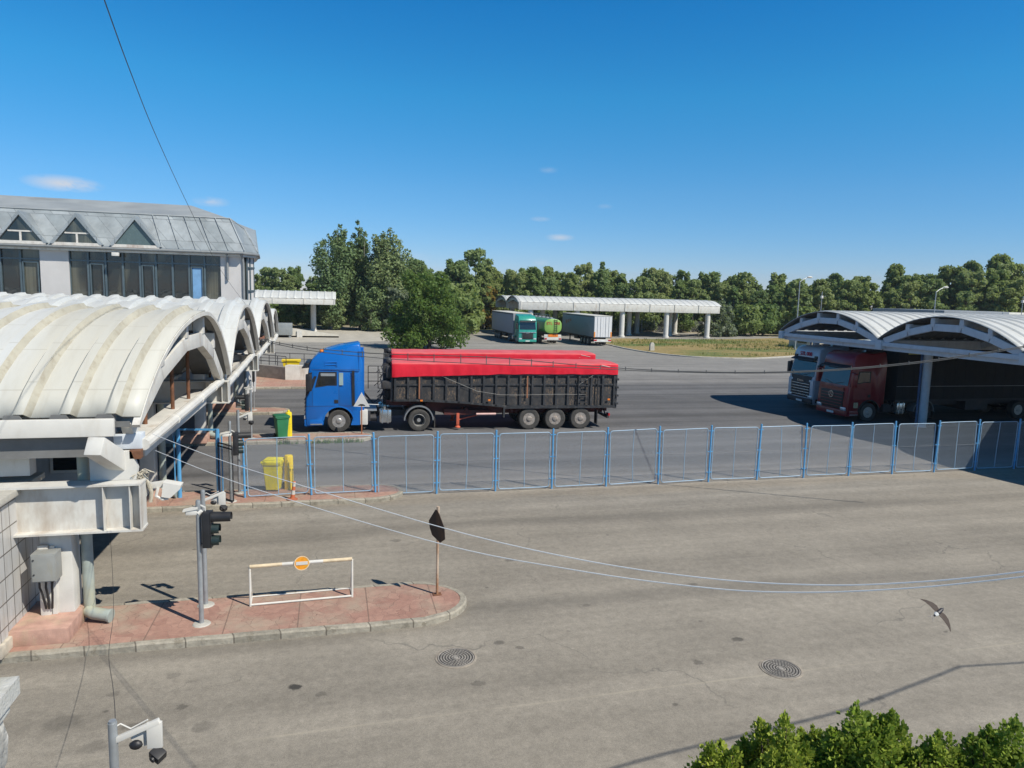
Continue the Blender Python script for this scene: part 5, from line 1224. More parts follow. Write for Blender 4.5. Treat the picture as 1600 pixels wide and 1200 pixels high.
def tipper(label, loc, rz, x0=3.95, x1=14.8, pipes=True):
    t = thing('semi_trailer', label, 'trailer', loc, rz, None)
    bottom = [(x0,1.42),(x0+1.2,1.42),(x0+3.3,1.30),(x0+5.2,1.10),(x1,1.06)]
    zb = lambda x: next((a[1]+(b[1]-a[1])*(x-a[0])/(b[0]-a[0]) for a, b in zip(bottom, bottom[1:]) if a[0] <= x <= b[0]+1e-6), 1.1)
    mb = MB(); mb.prism(bottom+[(x1,2.72),(x0,2.72)], 'y', -1.19, 1.19); body = part(mb, 'body', TIP, t, 0)
    for s in (-1, 1):
        mb = MB(); n = 18; Y0, Y1 = (s*1.191, s*1.27)
        for k in range(n+1):
            x = x0+.02+(x1-x0-.14)*k/n; mb.box(x, x+.10, min(Y0,Y1), max(Y0,Y1), zb(x+.05), 2.7)
        part(mb, 'side_post', TIPF, body, 0)
        mb = MB(); mb.box(x0,x1,min(Y0,s*1.245),max(Y0,s*1.245),2.16,2.235); mb.box(x0,x1,min(Y0,s*1.26),max(Y0,s*1.26),2.62,2.72)
        mb.box(x0+5.2,x1,min(Y0,s*1.29),max(Y0,s*1.29),1.04,1.16); mb.box(x0+5.2,x0+5.28,min(s*1.0,s*1.28),max(s*1.0,s*1.28),.62,1.04)
        for a, b in zip(bottom, bottom[1:]): mb.beam((a[0],s*1.23,a[1]+.05),(b[0],s*1.23,b[1]+.05),.08,.1)
        part(mb, 'side_rail', TIPF, body, 0)
    mb = MB()
    for x in (x0+1.18, x0+6.35): mb.box(x-.03,x+.03,-1.30,-1.272,1.55,2.62); 
    part(mb, 'tension_strap', M('brown_strap', (.28,.12,.06), .8) if 'brown_strap' not in bpy.data.materials else bpy.data.materials['brown_strap'], body, 0)
    mb = MB()
    for x in (x0+1.28, x0+4.5, x1-.35): mb.box(x-.06,x+.06,-1.30,-1.272,1.42,1.50,bev=.01)
    part(mb, 'marker_lamp', ORANGE, body)
    mb = MB(); pts = [(x0+2.2,-1.285,2.62),(x0+3.9,-1.285,1.9),(x0+5.0,-1.285,1.72)]+[(x0+6+k*1.1,-1.285,1.70+.03*math.sin(k)) for k in range(4)]+[(x1-1.9,-1.285,2.2),(x1-1.2,-1.285,2.66)]
    mb.tube(pts, .007, 5); part(mb, 'rope', M('pale_rope', (.42,.40,.36), .9) if 'pale_rope' not in bpy.data.materials else bpy.data.materials['pale_rope'], body)
    mb = MB(); lx = x1-1.95
    for x in (lx, lx+.5): mb.box(x,x+.04,-1.34,-1.30,1.2,2.6)
    for k in range(5): mb.box(lx+.04,lx+.5,-1.335,-1.305,1.32+k*.27,1.36+k*.27)
    part(mb, 'ladder', TIPF, t, 0)
    mb = MB(); mb.cyl((x1-.95,-1.30,1.2),(x1-.95,-1.30,2.6),.025); mb.box(x1-.02,x1+.1,-1.2,1.2,1.0,2.7); 
    for k in range(4): mb.box(x1+.02,x1+.16,-1.28,-1.16,1.2+k*.4,1.3+k*.4)
    part(mb, 'tailgate', TIPF, t, 0)
    # tarpaulin: sagging sheet over bows with a skirt whose hem waves
    mb = MB(); rings = []; n = 130
    for k in range(n+1):
        x = x0-.08+(x1-x0+.16)*k/n; bow = .5+.5*math.cos(2*math.pi*(x-x0)/1.25); d = .035*bow
        nz = mnoise.noise(Vector((x*.7, 0, 3)))*.03; hem = 2.60+.05*mnoise.noise(Vector((x*1.1, 2, 0)))+.12*max(0, .5-abs(x-x0-.2)/7)*0+(.10 if x > x0+4 else .03*(x-x0)/1.3*0)
        hem = 2.57+.14*min(1, (x-x0)/5.5)+.035*mnoise.noise(Vector((x*1.4, 2, 0)))
        e = .025 if k in (0, n) else 0
        yb = 1.31+.02*mnoise.noise(Vector((x*2.1, 7, 0))); yt = 1.27-e
        w1 = .022*mnoise.noise(Vector((x*2.6, 11, 0)))+.014*mnoise.noise(Vector((x*6+1, 3, 5))); w2 = .02*mnoise.noise(Vector((x*2.2+.5, 19, 0)))+.012*mnoise.noise(Vector((x*7, 8, 2)))
        half = [(yb+w1*1.3-e, hem), (yb+w1-e, hem*.72+3.17*.28), (yb+.004+(w1+w2)*.5-e, hem*.4+3.17*.6), (yb+w2*.8-.004-e, hem*.15+3.17*.85), (yb-.012-e, 3.17+d*.3-e), (yb-.06-e, 3.215+d*.3-e), (.75, 3.24+d*.6+nz*.6-e), (.25, 3.25+d*.6-e)]
        rings.append([(x, -y, z) for y, z in half]+[(x, y, z) for y, z in reversed(half)])
    mb.loft(rings, close=False)
    mb.add(rings[0], [tuple(range(len(rings[0])))]); mb.add(rings[-1], [tuple(range(len(rings[-1])))])
    part(mb, 'tarpaulin', TARP, t, 28)
    mb = MB(); mb.cyl((x1-.8,-1.315,3.16),(x1-.25,-1.315,3.05),.012); mb.cyl((x1-.5,-1.25,3.19),(x1-.1,-1.30,2.85),.012); mb.cyl((x1-.3,-1.2,3.22),(x1-.9,-1.31,3.0),.01); part(mb, 'tape_mark', WHITE, t)
    # headboard, ram and pipework at the front
    mb = MB(); mb.box(x0-.12,x0-.02,-1.15,1.15,1.4,3.0); mb.box(x0-.55,x0-.1,-1.15,-.55,2.0,2.35,bev=.03); mb.box(x0-.45,x0-.1,-.3,.3,1.2,3.1,bev=.06); mb.cyl((x0-.3,0,1.1),(x0-.3,0,3.35),.14)
    mb.ball((x0-.22,-.75,3.28), .17); mb.ball((x0-.2,-1.0,2.9), .12); mb.box(x0-.32,x0-.1,-1.1,-.7,2.5,3.05,bev=.03); part(mb, 'headboard', DARK, t)
    mb = MB()
    for z in (2.35, 2.75, 3.05) if pipes else (): mb.tube([(x0-1.15,-1.0,z),(x0-.1,-1.05,z)], .02, 6)
    for x in (x0-1.15, x0-.7) if pipes else (): mb.tube([(x,-1.0,2.0),(x,-1.0,3.05)], .02, 6)
    rn = random.Random(8)
    for k in range(12):
        p = Vector((x0-.2-.5*rn.random(), -1.0+.9*rn.random(), 1.3+1.5*rn.random())); q = p+Vector((rn.uniform(-.35,.1), rn.uniform(-.2,.2), rn.uniform(-.5,.3))); mb.tube([p, (p+q)/2+Vector((-.1,0,-.1)), q], .018, 5)
    part(mb, 'front_pipework', DARK, t)
    # gooseneck chassis
    for s in (-1, 1):
        mb = MB(); mb.prism([(x0-.3,1.40),(x0+1.2,1.40),(x0+3.2,1.28),(x0+5.0,1.08),(x1-.4,1.04),(x1-.4,.72),(x0+5.2,.72),(x0+3.0,.62),(x0+2.2,.80),(x0+1.0,1.12),(x0-.3,1.15)], 'y', s*.50, s*.58); part(mb, 'chassis_beam', REDC, t, 0)
    mb = MB(); 
    for x in (x0+1.5, x0+3.4, x0+5.6, x0+8, x0+10.4): mb.box(x,x+.12,-1.0,1.0,.84 if x > x0+3 else 1.15,1.04 if x > x0+3 else 1.30)
    mb.prism([(x0+2.4,.72),(x0+4.6,.74),(x0+4.6,.9),(x0+2.4,1.0)], 'y', -.95, .95); part(mb, 'cross_member', REDC, t, 0)
    for s in (-1, 1):
        mb = MB(); lx = x0+3.05; mb.box(lx-.07,lx+.07,s*.95-.07,s*.95+.07,.24,.80,bev=.01); mb.lathe([(.03,.10),(.13,.10),(.13,.15),(.04,.22)], (lx,s*.95,0), n=12); mb.beam((lx-.02,s*.95,.75),(lx+.3,s*.6,1.0),.05,.05); mb.beam((lx,s*.8,.45),(lx+1.0,s*.55,.62),.05,.05)
        part(mb, 'landing_leg', M('faded_red_leg', (.50,.10,.05), .7, var=.2) if 'faded_red_leg' not in bpy.data.materials else bpy.data.materials['faded_red_leg'], t)
    mb = MB(); mb.cyl((x0+5.0-2.0+.9,-1.2,.78),(x0+4.85,-1.2,.78),.055); part(mb, 'pink_tube', M('pale_pink_tube', (.62,.38,.34), .6) if 'pale_pink_tube' not in bpy.data.materials else bpy.data.materials['pale_pink_tube'], t)
    for k, x in enumerate((x1-4.35, x1-3.05, x1-1.75)): axle_pair(t, x, (RIM_B, RIM_C, RIM_B)[k] if k != 1 else RIM_B, 1.05, 1.25)
    mb = MB(); mb.box(x1-.35,x1-.25,-1.15,1.15,.5,.62); mb.beam((x1-.3,-.8,.6),(x1-.5,-.8,1.05),.06,.06); mb.box(x1-.92,x1-.88,-1.25,-.85,.22,.9); part(mb, 'underrun_bar', DARK, t, 0)
    mb = MB(); mb.box(x1-.28,x1-.2,-1.15,-.8,.62,.74); part(mb, 'tail_light', REDL, t, 0)
    return t
tipper('long black tipper trailer under a red tarpaulin behind the blue cab', (-1.16, 34.52, 0), R(-1.75))
tipper('second tipper trailer, only its red tarpaulin showing behind the nearer one', (-.78, 40.2, 0), R(-1.2), 4.0, 15.4, False)

def box_trailer(t, x0, x1, side, roofm, rear, frame=DARK, z0=1.12, z1=4.0, doors=True):
    mb = MB(); mb.box(x0,x1,-1.275,1.275,z0,z1-.06,bev=.03)
    for k in range(int((x1-x0)/.7)):
        for s in (-1, 1): mb.box(x0+.4+k*.7,x0+.44+k*.7,s*1.277-.006,s*1.277+.006,z0+.1,z1-.22)
    b = part(mb, 'body', side, t)
    mb = MB(); mb.box(x0-.02,x1+.02,-1.29,1.29,z1-.06,z1,bev=.02); part(mb, 'roof', roofm, b)
    mb = MB()
    for s in (-1, 1):
        mb.box(x0,x1,s*1.276-.008,s*1.276+.008,z0-.02,z0+.10); mb.box(x0,x1,s*1.276-.006,s*1.276+.006,z1-.22,z1-.12)
    part(mb, 'side_rail', frame, b, 0)
    if doors:
        for s in (-1, 1):
            mb = MB(); mb.box(x1,x1+.04,min(s*.01,s*1.2),max(s*.01,s*1.2),z0+.08,z1-.12); d = part(mb, 'rear_door', rear, t, 0)
            mb = MB()
            for y in (.35, .8): mb.cyl((x1+.06,s*y,z0+.1),(x1+.06,s*y,z1-.15),.02,n=8)
            part(mb, 'lock_rod', GALV, d)
            mb = MB(); mb.box(x1+.03,x1+.06,min(s*1.06,s*1.24),max(s*1.06,s*1.24),z0+.05,z0+.75); part(mb, 'hazard_strip', M('orange_hazard_strip', (.72,.26,.05), .5) if 'orange_hazard_strip' not in bpy.data.materials else bpy.data.materials['orange_hazard_strip'], t, 0)
            mb = MB(); mb.box(x1-.1,x1+.03,min(s*.8,s*1.22),max(s*.8,s*1.22),.68,.86,bev=.02); part(mb, 'tail_light', REDL, t)
        mb = MB(); mb.box(x1-.1,x1,-1.2,1.2,.55,.92); part(mb, 'rear_bumper', WHITE, t, 0)
        mb = MB(); mb.box(x1+.001,x1+.02,-.3,.3,.62,.75); part(mb, 'number_plate', PLATE, t, 0)
    mb = MB(); mb.box(x0+.2,x1-.2,-.5,-.4,.78,z0-.02); mb.box(x0+.2,x1-.2,.4,.5,.78,z0-.02); mb.box(x0+5.0,x0+6.6,-1.1,1.1,.55,z0-.03); part(mb, 'chassis_beam', DARK, t, 0)
    for s in (-1, 1):
        mb = MB(); mb.box(x0+2.6,x0+2.74,s*.9-.07,s*.9+.07,.08,1.0); part(mb, 'landing_leg', DARK, t, 0)
    for x in (x1-4.9, x1-3.6, x1-2.3): axle_pair(t, x, RIM_A, 1.08, 1.2)
# green tractor with a grey curtain trailer, facing us
TEAL = M('teal_green_paint', (.03,.28,.22), .32, var=.06, coat=.3)
GREYC = M('grey_curtain', (.27,.28,.31), .6, var=.06, scale=1.5)
ROOFC = M('pale_trailer_roof', (.55,.53,.47), .6, var=.06)
gt = thing('truck', 'teal green tractor truck facing us beside the green tanker', 'truck', (25.15, 91.6, 0), R(90))
cab(gt, TEAL, 'a', 1.48, 2.3, 3.9); tractor_chassis(gt, 1.48, 5.13)
text_part('lettering', 'MAN', .2, CHROME, gt, (-.062, 0, 1.42), (R(90), 0, R(-90)), .003)
mb = MB(); mb.box(-.06,.0,-1.15,1.15,1.52,1.60,bev=.01); part(mb, 'trim_strip', CHROME, gt)
t = thing('semi_trailer', 'grey curtain sided trailer behind the teal green cab', 'trailer', (25.15, 91.6, 0), R(90))
box_trailer(t, 3.0, 16.4, GREYC, ROOFC, WHITED)
# white rear-door trailer
BOXS = M('grey_blue_curtain', (.20,.235,.25), .6, var=.08, scale=1.2)
t = thing('semi_trailer', 'grey box trailer with white rear doors and orange strips by the dry grass', 'trailer', (34.72, 102.4, 0), R(-90))
box_trailer(t, 0, 13.4, BOXS, ROOFC, M('white_doors', (.66,.66,.66), .5, var=.04))
mb = MB(); rn = random.Random(3)
for k in range(3): mb.box(3.4-k*.9,4.1-k*.9,-1.296,-1.284,2.9-.2*k,3.25-.1*k); 
part(mb, 'faded_logo', M('faded_orange_logo', (.34,.17,.12), .7), t, 0)
# tanker
LIME = M('lime_green_paint', (.22,.40,.09), .35, var=.06); TANKG = M('mid_green_tank', (.06,.26,.075), .35, var=.08)
tk = thing('tanker', 'green road tanker seen from behind with lime end and red lettering', 'tanker', (28.65, 103.5, 0), R(-90))
def sup(a, b, p, n=28): return [(a*math.copysign(abs(math.cos(2*math.pi*k/n))**p, math.cos(2*math.pi*k/n)), b*math.copysign(abs(math.sin(2*math.pi*k/n))**p, math.sin(2*math.pi*k/n))) for k in range(n)]
rings = []
for x, s in ((0,.9),(.12,.98),(.3,1.),(11.6,1.),(11.78,.985)): rings.append([(x, y*s, 2.42+z*s) for y, z in sup(1.24,.98,.72)])
mb = MB(); mb.loft(rings); tkb = part(mb, 'tank', TANKG, tk)
mb = MB(); mb.loft([[(x, y*s, 2.42+z*s) for y, z in sup(1.24,.98,.72)] for x, s in ((11.781,.985),(11.83,.96),(11.90,.80),(11.93,.4))]); part(mb, 'tank_end', LIME, tk)
mb = MB()
for y in (.12, .5): mb.box(11.95,11.99,y,y+.035,1.3,3.4)
for k in range(8): mb.box(11.95,11.99,.12,.535,1.4+k*.26,1.44+k*.26)
part(mb, 'ladder', DARK, tk, 0)
mb = MB(); mb.box(.5,11.6,-.3,.3,3.36,3.45)
for k in range(6): mb.lathe([(.26,0),(.26,.12),(.2,.16)], (1.3+k*1.9,0,3.42), n=14)
part(mb, 'walkway', GALV, tk)
mb = MB()
for s in (-1,):
    mb.tube([(.5,s*.42,3.9),(11.5,s*.42,3.9)], .025, 6)
    for k in range(12): mb.tube([(.5+k,s*.42,3.4),(.5+k,s*.42,3.9)], .02, 6)
part(mb, 'handrail', GALV, tk)
text_part('lettering', 'STL  000', .52, M('red_lettering', (.55,.03,.03), .5), tk, (11.935, 0, 2.78), (R(90), 0, R(90)), .012)
mb = MB(); mb.box(11.75,11.9,-1.2,1.2,.55,.95,bev=.02); mb.box(11.7,11.8,-1.2,1.2,.98,1.3,bev=.02); part(mb, 'rear_bumper', WHITED, tk)
mb = MB(); mb.box(11.82,11.86,-.62,.72,1.0,1.32); part(mb, 'orange_plate', ORANGE, tk, 0)
for s in (-1, 1):
    mb = MB(); mb.box(11.9,11.94,min(s*.85,s*1.15),max(s*.85,s*1.15),.66,.84); part(mb, 'tail_light', REDL, tk, 0)
mb = MB(); mb.box(.3,11.7,-.5,-.4,.95,1.5); mb.box(.3,11.7,.4,.5,.95,1.5); part(mb, 'chassis_beam', DARK, tk, 0)
for x in (6.6, 7.95, 9.3): axle_pair(tk, x, RIM_A, 1.05, 1.2)
for s in (-1, 1):
    mb = MB(); mb.box(2.5,2.64,s*.9-.07,s*.9+.07,.0,1.5); part(mb, 'landing_leg', DARK, tk, 0)

# red tractor and white tractor under the right canopy
REDP = M('deep_red_paint', (.22,.008,.014), .35, var=.08, coat=.3)
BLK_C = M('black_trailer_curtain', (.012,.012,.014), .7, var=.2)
rt_ = thing('truck', 'red tractor truck with a round star badge parked under the right canopy', 'truck', (27.25, 34.3, 0), R(0))
cab(rt_, REDP, 'c', 1.44, 2.3, 3.86); tractor_chassis(rt_, 1.44, 5.1)
mb = MB(); mb.lathe([(.16,-.085),(.185,-.085),(.185,-.065),(.16,-.065),(.16,-.085)], (0,0,1.42), 'x', 24, cap=False)
for a in (90, 210, 330): mb.beam((-.075,0,1.42),(-.075,.17*math.cos(R(a)),1.42+.17*math.sin(R(a))),.03,.02)
part(mb, 'star_badge', CHROME, rt_)
mb = MB(); mb.box(-.015,.02,-.9,.9,1.70,1.86); part(mb, 'orange_banner', M('dull_orange_lettering_panel', (.30,.06,.03), .5, var=.5, scale=14), rt_, 0)
mb = MB(); mb.box(.42,.70,-1.262,-1.25,.78,1.08); part(mb, 'sticker', M('pale_sticker', (.50,.38,.22), .6, var=.4, scale=18), rt_, 0)
t = thing('semi_trailer', 'black curtain sided trailer behind the red cab in the canopy shade', 'trailer', (27.25, 34.3, 0), R(0))
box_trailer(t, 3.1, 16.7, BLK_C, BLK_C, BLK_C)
mb = MB(); mb.box(3.1,16.7,-1.292,-1.285,1.95,1.97); part(mb, 'pale_line', GALV, t, 0)
WHT = M('white_truck_paint', (.55,.57,.60), .35, var=.04, coat=.3)
wt = thing('truck', 'white tractor truck with red roof lettering beside the red one', 'truck', (28.3, 38.55, 0), R(0))
cab(wt, WHT, 'b', 1.46, 2.3, 3.86); tractor_chassis(wt, 1.46, 5.1)
text_part('lettering', 'STL 000', .34, M('crimson_lettering', (.50,.01,.06), .5), wt, (.225, 0, 3.3), (R(90), 0, R(-90)), .02)
text_part('lettering', 'SCANIA', .17, CHROME, wt, (-.062, 0, 1.66), (R(90), 0, R(-90)), .004)
for s in (-1, 1):
    mb = MB(); mb.box(.20,.27,min(s*.82,s*1.1),max(s*.82,s*1.1),3.06,3.22,bev=.02); part(mb, 'roof_light', DARK, wt)
    mb = MB(); mb.box(-.025,.03,min(s*.8,s*1.2),max(s*.8,s*1.2),.8,1.75,bev=.02); part(mb, 'front_corner', WHT, wt)
t = thing('semi_trailer', 'dark trailer of the white truck deep in the canopy shade', 'trailer', (28.3, 38.55, 0), R(0))
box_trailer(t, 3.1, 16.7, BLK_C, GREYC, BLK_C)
# ------------------------------------------------------------------ trees
BARK = M('bark', (.09,.07,.05), .95, var=.3, scale=6, bump=.6)
BARKP = M('pale_bark', (.24,.22,.19), .9, var=.25, scale=4)
LEAF = {'dark': leaf_mat('dark_leaf', (.14,.195,.062), (.205,.265,.10)),
        'mid': leaf_mat('mid_leaf', (.18,.25,.076), (.255,.325,.125)),
        'light': leaf_mat('light_leaf', (.235,.30,.11), (.30,.365,.16)),
        'silver': leaf_mat('silver_leaf', (.12,.16,.10), (.20,.24,.17)),
        'poplar': leaf_mat('poplar_leaf', (.125,.18,.068), (.215,.275,.12), .3),
        'round': leaf_mat('round_tree_leaf', (.08,.145,.03), (.165,.24,.058)),
        'autumn': leaf_mat('autumn_leaf', (.22,.14,.03), (.30,.20,.05)),
        'thuja': leaf_mat('thuja_leaf', (.20,.28,.022), (.46,.50,.08), .4)}
def leaf_cloud(rnd, blobs, n, size, flat=.8, out_bias=.8):
    """leaf-sized quads spread through clumps; each clump denser towards its shell"""
    v = []; f = []
    tot = sum(b[1]**2*b[2] for b in blobs)
    for c, r, w, sq in blobs:
        k = int(n*(r*r*w)/tot)
        for _ in range(k):
            d = Vector((rnd.gauss(0,1), rnd.gauss(0,1), rnd.gauss(0,1))).normalized()
            rr = r*(rnd.random()**.33)*(1+.42*mnoise.noise((d*2.6+c*.7)))
            p = c+Vector((d.x*rr, d.y*rr, d.z*rr*sq))
            nn = (d*out_bias+Vector((rnd.gauss(0,.5), rnd.gauss(0,.5), rnd.gauss(0,.5)+.25))).normalized()
            a = nn.cross(Vector((rnd.random()-.5, rnd.random()-.5, rnd.random()-.5))).normalized(); b = nn.cross(a)
            s = size*rnd.uniform(.6, 1.35); a *= s; b *= s*flat
            o = len(v); v += [p-a, p-b*.8, p+a, p+b*.8]; f.append((o, o+1, o+2, o+3))
    return v, f
def tree_proto(name, seed, h, rad, kind, n, size, shape, bark=None, trunk_r=.16, lean=0.):
    rnd = random.Random(seed); t = thing(name, 'x', 'tree', (0,0,0))
    blobs = []; limbs = []
    if shape == 'wood':
        base = h*.05; wob = [rnd.uniform(0, 6.28) for _ in range(3)]; tip = rnd.uniform(.75, 1.0)
        for _ in range(105):
            k = rnd.random()**.85; z = base+(h-base)*k; a = rnd.uniform(0, 6.28)
            env = rad*(1.02-.80*abs(k-.30)**1.7/.55*tip)*(1+.22*math.sin(2*a+wob[0]+k*5)+.14*math.sin(5*a+wob[1]-k*7)+.10*math.sin(9*k+wob[2]))
            r = max(.1, env)*math.sqrt(rnd.uniform(.08, 1)); blobs.append((Vector((r*math.cos(a), r*math.sin(a), z)), rnd.uniform(.42, .95)*(1.1-.35*k)*rad/3.6, 1, rnd.uniform(.75, 1.15)))
    elif shape == 'spire':
        for k in range(16):
            u = k/15; z = h*(.10+.84*u); env = rad*(1-u)**.8*.8+.25
            a = rnd.uniform(0, 6.28); blobs.append((Vector((env*.5*math.cos(a), env*.5*math.sin(a), z)), max(.45, env*.75), 1, 1.1))
    elif shape == 'poplar':
        stems = [(0,0,1.)]+[(rad*.38*math.cos(a), rad*.38*math.sin(a), rnd.uniform(.82,.97)) for a in (rnd.uniform(0,2), rnd.uniform(2.4,4), rnd.uniform(4.4,6))]
        for sx_, sy, hf in stems:
            for k in range(13):
                u = k/12; z = h*hf*(.12+.82*u); env = rad*(.62+.30*math.sin(math.pi*min(1, u*.8+.1)))*(1-.62*u**6)
                a = rnd.uniform(0, 6.28); q_ = env*rnd.uniform(.2,.62); blobs.append((Vector((sx_+q_*math.cos(a), sy+q_*math.sin(a), z)), env*rnd.uniform(.30,.55), 1, 1.2))
            limbs.append([(0,0,.4),(sx_*.5,sy*.5,h*.22),(sx_,sy,h*hf*.55),(sx_*1.1,sy*1.1,h*hf*.93)])
    else:  # round
        for _ in range(58):
            a = rnd.uniform(0, 6.28); u = rnd.uniform(.07, .93); lob = 1+.27*math.sin(a*3+seed)+.10*math.sin(a*5)
            env = rad*(1.02-.62*u**1.7)*lob*(.82+.18*min(1, u/.2)); rr = rnd.uniform(.35, .82); blobs.append((Vector((env*rr*math.cos(a), env*rr*math.sin(a), h*u)), rad*rnd.uniform(.15,.28), 1, .9))
    v, f = leaf_cloud(rnd, blobs, n, size)
    mb = MB(); mb.v = v; mb.f = f; mb.m = [0]*len(f)
    crown = mb.build('crown', LEAF[kind], t, smooth=0, fix=False)
    mb = MB(); mb.tube([(0,0,-.1),(lean*.2,.02,h*.2),(lean*.6,-.03,h*.5),(lean,.0,h*.85)], [trunk_r*1.25, trunk_r, trunk_r*.7, trunk_r*.2], 8)
    for c, r, w, sq in rnd.sample(blobs, min(9, len(blobs))):
        z = max(h*.1, c.z-r*.6-abs(c.x)*.4); mb.tube([(lean*z/h,0,z*.8), (c.x*.5,c.y*.5,(z*.8+c.z)/2), tuple(c)], [trunk_r*.45, trunk_r*.3, trunk_r*.1], 5)
    for l in limbs: mb.tube(l, [trunk_r*.9, trunk_r*.7, trunk_r*.45, trunk_r*.12], 6)
    mb.build('trunk', bark or BARK, t)
    return t
# the wood behind the yard
protos = [tree_proto('wood_tree', 21, 11.5, 3.7, 'mid', 11000, .25, 'wood'), tree_proto('wood_tree', 22, 12.0, 3.9, 'light', 11000, .25, 'wood', BARKP),
          tree_proto('wood_tree', 23, 11.0, 3.9, 'dark', 11000, .25, 'wood'), tree_proto('wood_tree', 24, 12.5, 3.3, 'mid', 10000, .25, 'wood', BARKP),
          tree_proto('wood_tree', 25, 11.7, 3.8, 'light', 11000, .25, 'wood'), tree_proto('wood_tree', 26, 13.5, 2.6, 'dark', 3600, .30, 'spire'),
          tree_proto('wood_tree', 27, 5.5, 2.8, 'silver', 3000, .24, 'round'), tree_proto('wood_tree', 28, 6.5, 2.6, 'autumn', 2600, .26, 'wood'),
          tree_proto('wood_tree', 29, 5.0, 3.2, 'mid', 3000, .26, 'round')]
LAB = {0:'mid green tree of the wood beyond the yard', 1:'pale green tree of the wood beyond the yard', 2:'dark green tree of the wood beyond the yard', 3:'tall narrow mid green tree of the wood beyond the yard',
       4:'light green broad tree of the wood beyond the yard', 5:'dark spire shaped tree rising from the wood', 6:'silver leaved shrubby tree in front of the wood', 7:'yellowing tree among the green trees of the wood', 8:'low green bushy tree at the foot of the wood'}
GRP = {6:'silver trees before the wood', 8:'bushy trees at the foot of the wood'}
used = set(); rt3 = random.Random(77)
def put_tree(k, x, y, s, lab=None, sz=1., grp=None):
    p = protos[k]; g = grp or GRP.get(k, 'trees of the wood beyond the yard')
    if k not in used: used.add(k); o = p; o.location = (x, y, -.05); o.rotation_euler = (0,0,rt3.uniform(0,6.28)); o['label'] = lab or LAB[k]; o['group'] = g
    else: o = dup(p, (x, y, -.05), rt3.uniform(0,6.28), lab or LAB[k], g)
    o.scale = (s*rt3.uniform(.92,1.1), s*rt3.uniform(.92,1.1), s*sz); return o
def along(pts, d):
    out = []; P = [Vector(p) for p in pts]; carry = 0
    for a, b in zip(P, P[1:]):
        l = (b-a).length; t = carry
        while t < l: out.append(a.lerp(b, t/l)); t += d
        carry = t-l
    return out
front = [(-60,146),(-6,146),(8,138),(26,133),(44,133),(70,131),(100,124),(128,108),(150,92),(170,70)]
for row, (dy, sp_d, s0) in enumerate(((0, 4.3, .95), (5.5, 4.7, 1.04), (11.5, 5.3, 1.12), (19, 6.2, 1.16))):
    for p in along(front, sp_d):
        n_ = Vector((.35, .94)); q = p+n_*dy+Vector((rt3.gauss(0,1.0), rt3.gauss(0,1.2)))
        if q.x < 4 and row > 2: continue
        k = rt3.choice((0,1,2,3,4,0,1,4,3)); s = s0*rt3.uniform(.76, 1.16)
        if q.x < 0: s *= .80
        s *= .85 if q.x > 30 else .97
        if q.x > 112: s *= 1.2
        if 5 < q.x < 26: s *= .93
        put_tree(k, q.x, q.y, s)
put_tree(5, 51.5, 134, 1.02)
put_tree(7, 27.5, 131.5, 1.25)
for x, y, s, lab in ((65.5,114.5,1.15,None),(68.5,117,1.0,None),(10.5,118,1.3,'silver leaved tree beside the poplar clump')): put_tree(6, x, y, s, lab)
for x, y, s in ((17.5,112,1.5),(20.5,116,1.7),(15,117,1.5),(19.5,120,1.6),(-3,128,1.2),(-9,132,1.3),(-21,128,1.2),(-26,128,1.2),(-14,133,1.3),(74,118,1.2),(79,120,1.25),(85,117,1.2),(45,129.5,.9),(52,129,1.0),(58,129.5,.9),(66,127.5,1.0),(-7,130,1.0),(-12,128,1.1),(-17,126,1.2),(38,129.5,1.0)): put_tree(8, x, y, s)
# poplar clump on the left: three tall crowns and two shrubs at their foot
pp = tree_proto('poplar_tree', 41, 17.8, 4.0, 'poplar', 16000, .22, 'poplar', BARKP, .22)
pp.location = (1.0, 122.5, 0); pp['label'] = 'tallest poplar, left one of the clump by the entrance canopy'; pp['group'] = 'poplars by the entrance canopy'
p2 = tree_proto('poplar_tree', 43, 17.4, 4.2, 'poplar', 17000, .22, 'poplar', BARKP, .22)
p2.location = (9.0, 121.5, 0); p2['label'] = 'broad poplar on the right of the clump by the entrance canopy'; p2['group'] = 'poplars by the entrance canopy'
p3 = tree_proto('poplar_tree', 46, 18.9, 3.0, 'poplar', 11000, .22, 'poplar', BARKP, .2)
p3.location = (4.6, 125, 0); p3['label'] = 'slender pointed poplar between the two broad ones'; p3['group'] = 'poplars by the entrance canopy'
for sd, x, y, hh, r, lab in ((51, 6.2, 119, 7.5, 3.6, 'dark bushy tree at the foot of the poplar clump'), (52, 11.5, 120.5, 9.0, 3.6, 'grey green bushy tree on the right of the poplar clump'), (53, .0, 121, 6.5, 2.6, 'bushy tree under the left poplar behind the white column')):
    o = tree_proto('bushy_tree', sd, hh, r, 'poplar', 5500, .22, 'round', BARKP, .18); o.location = (x, y, 0); o['label'] = lab
rr_ = tree_proto('round_tree', 61, 8.9, 5.0, 'round', 15000, .17, 'round', None, .2)
rr_.location = (10.9, 82.5, -.2); rr_['label'] = 'round dense green tree standing in the yard behind the red tarpaulins'

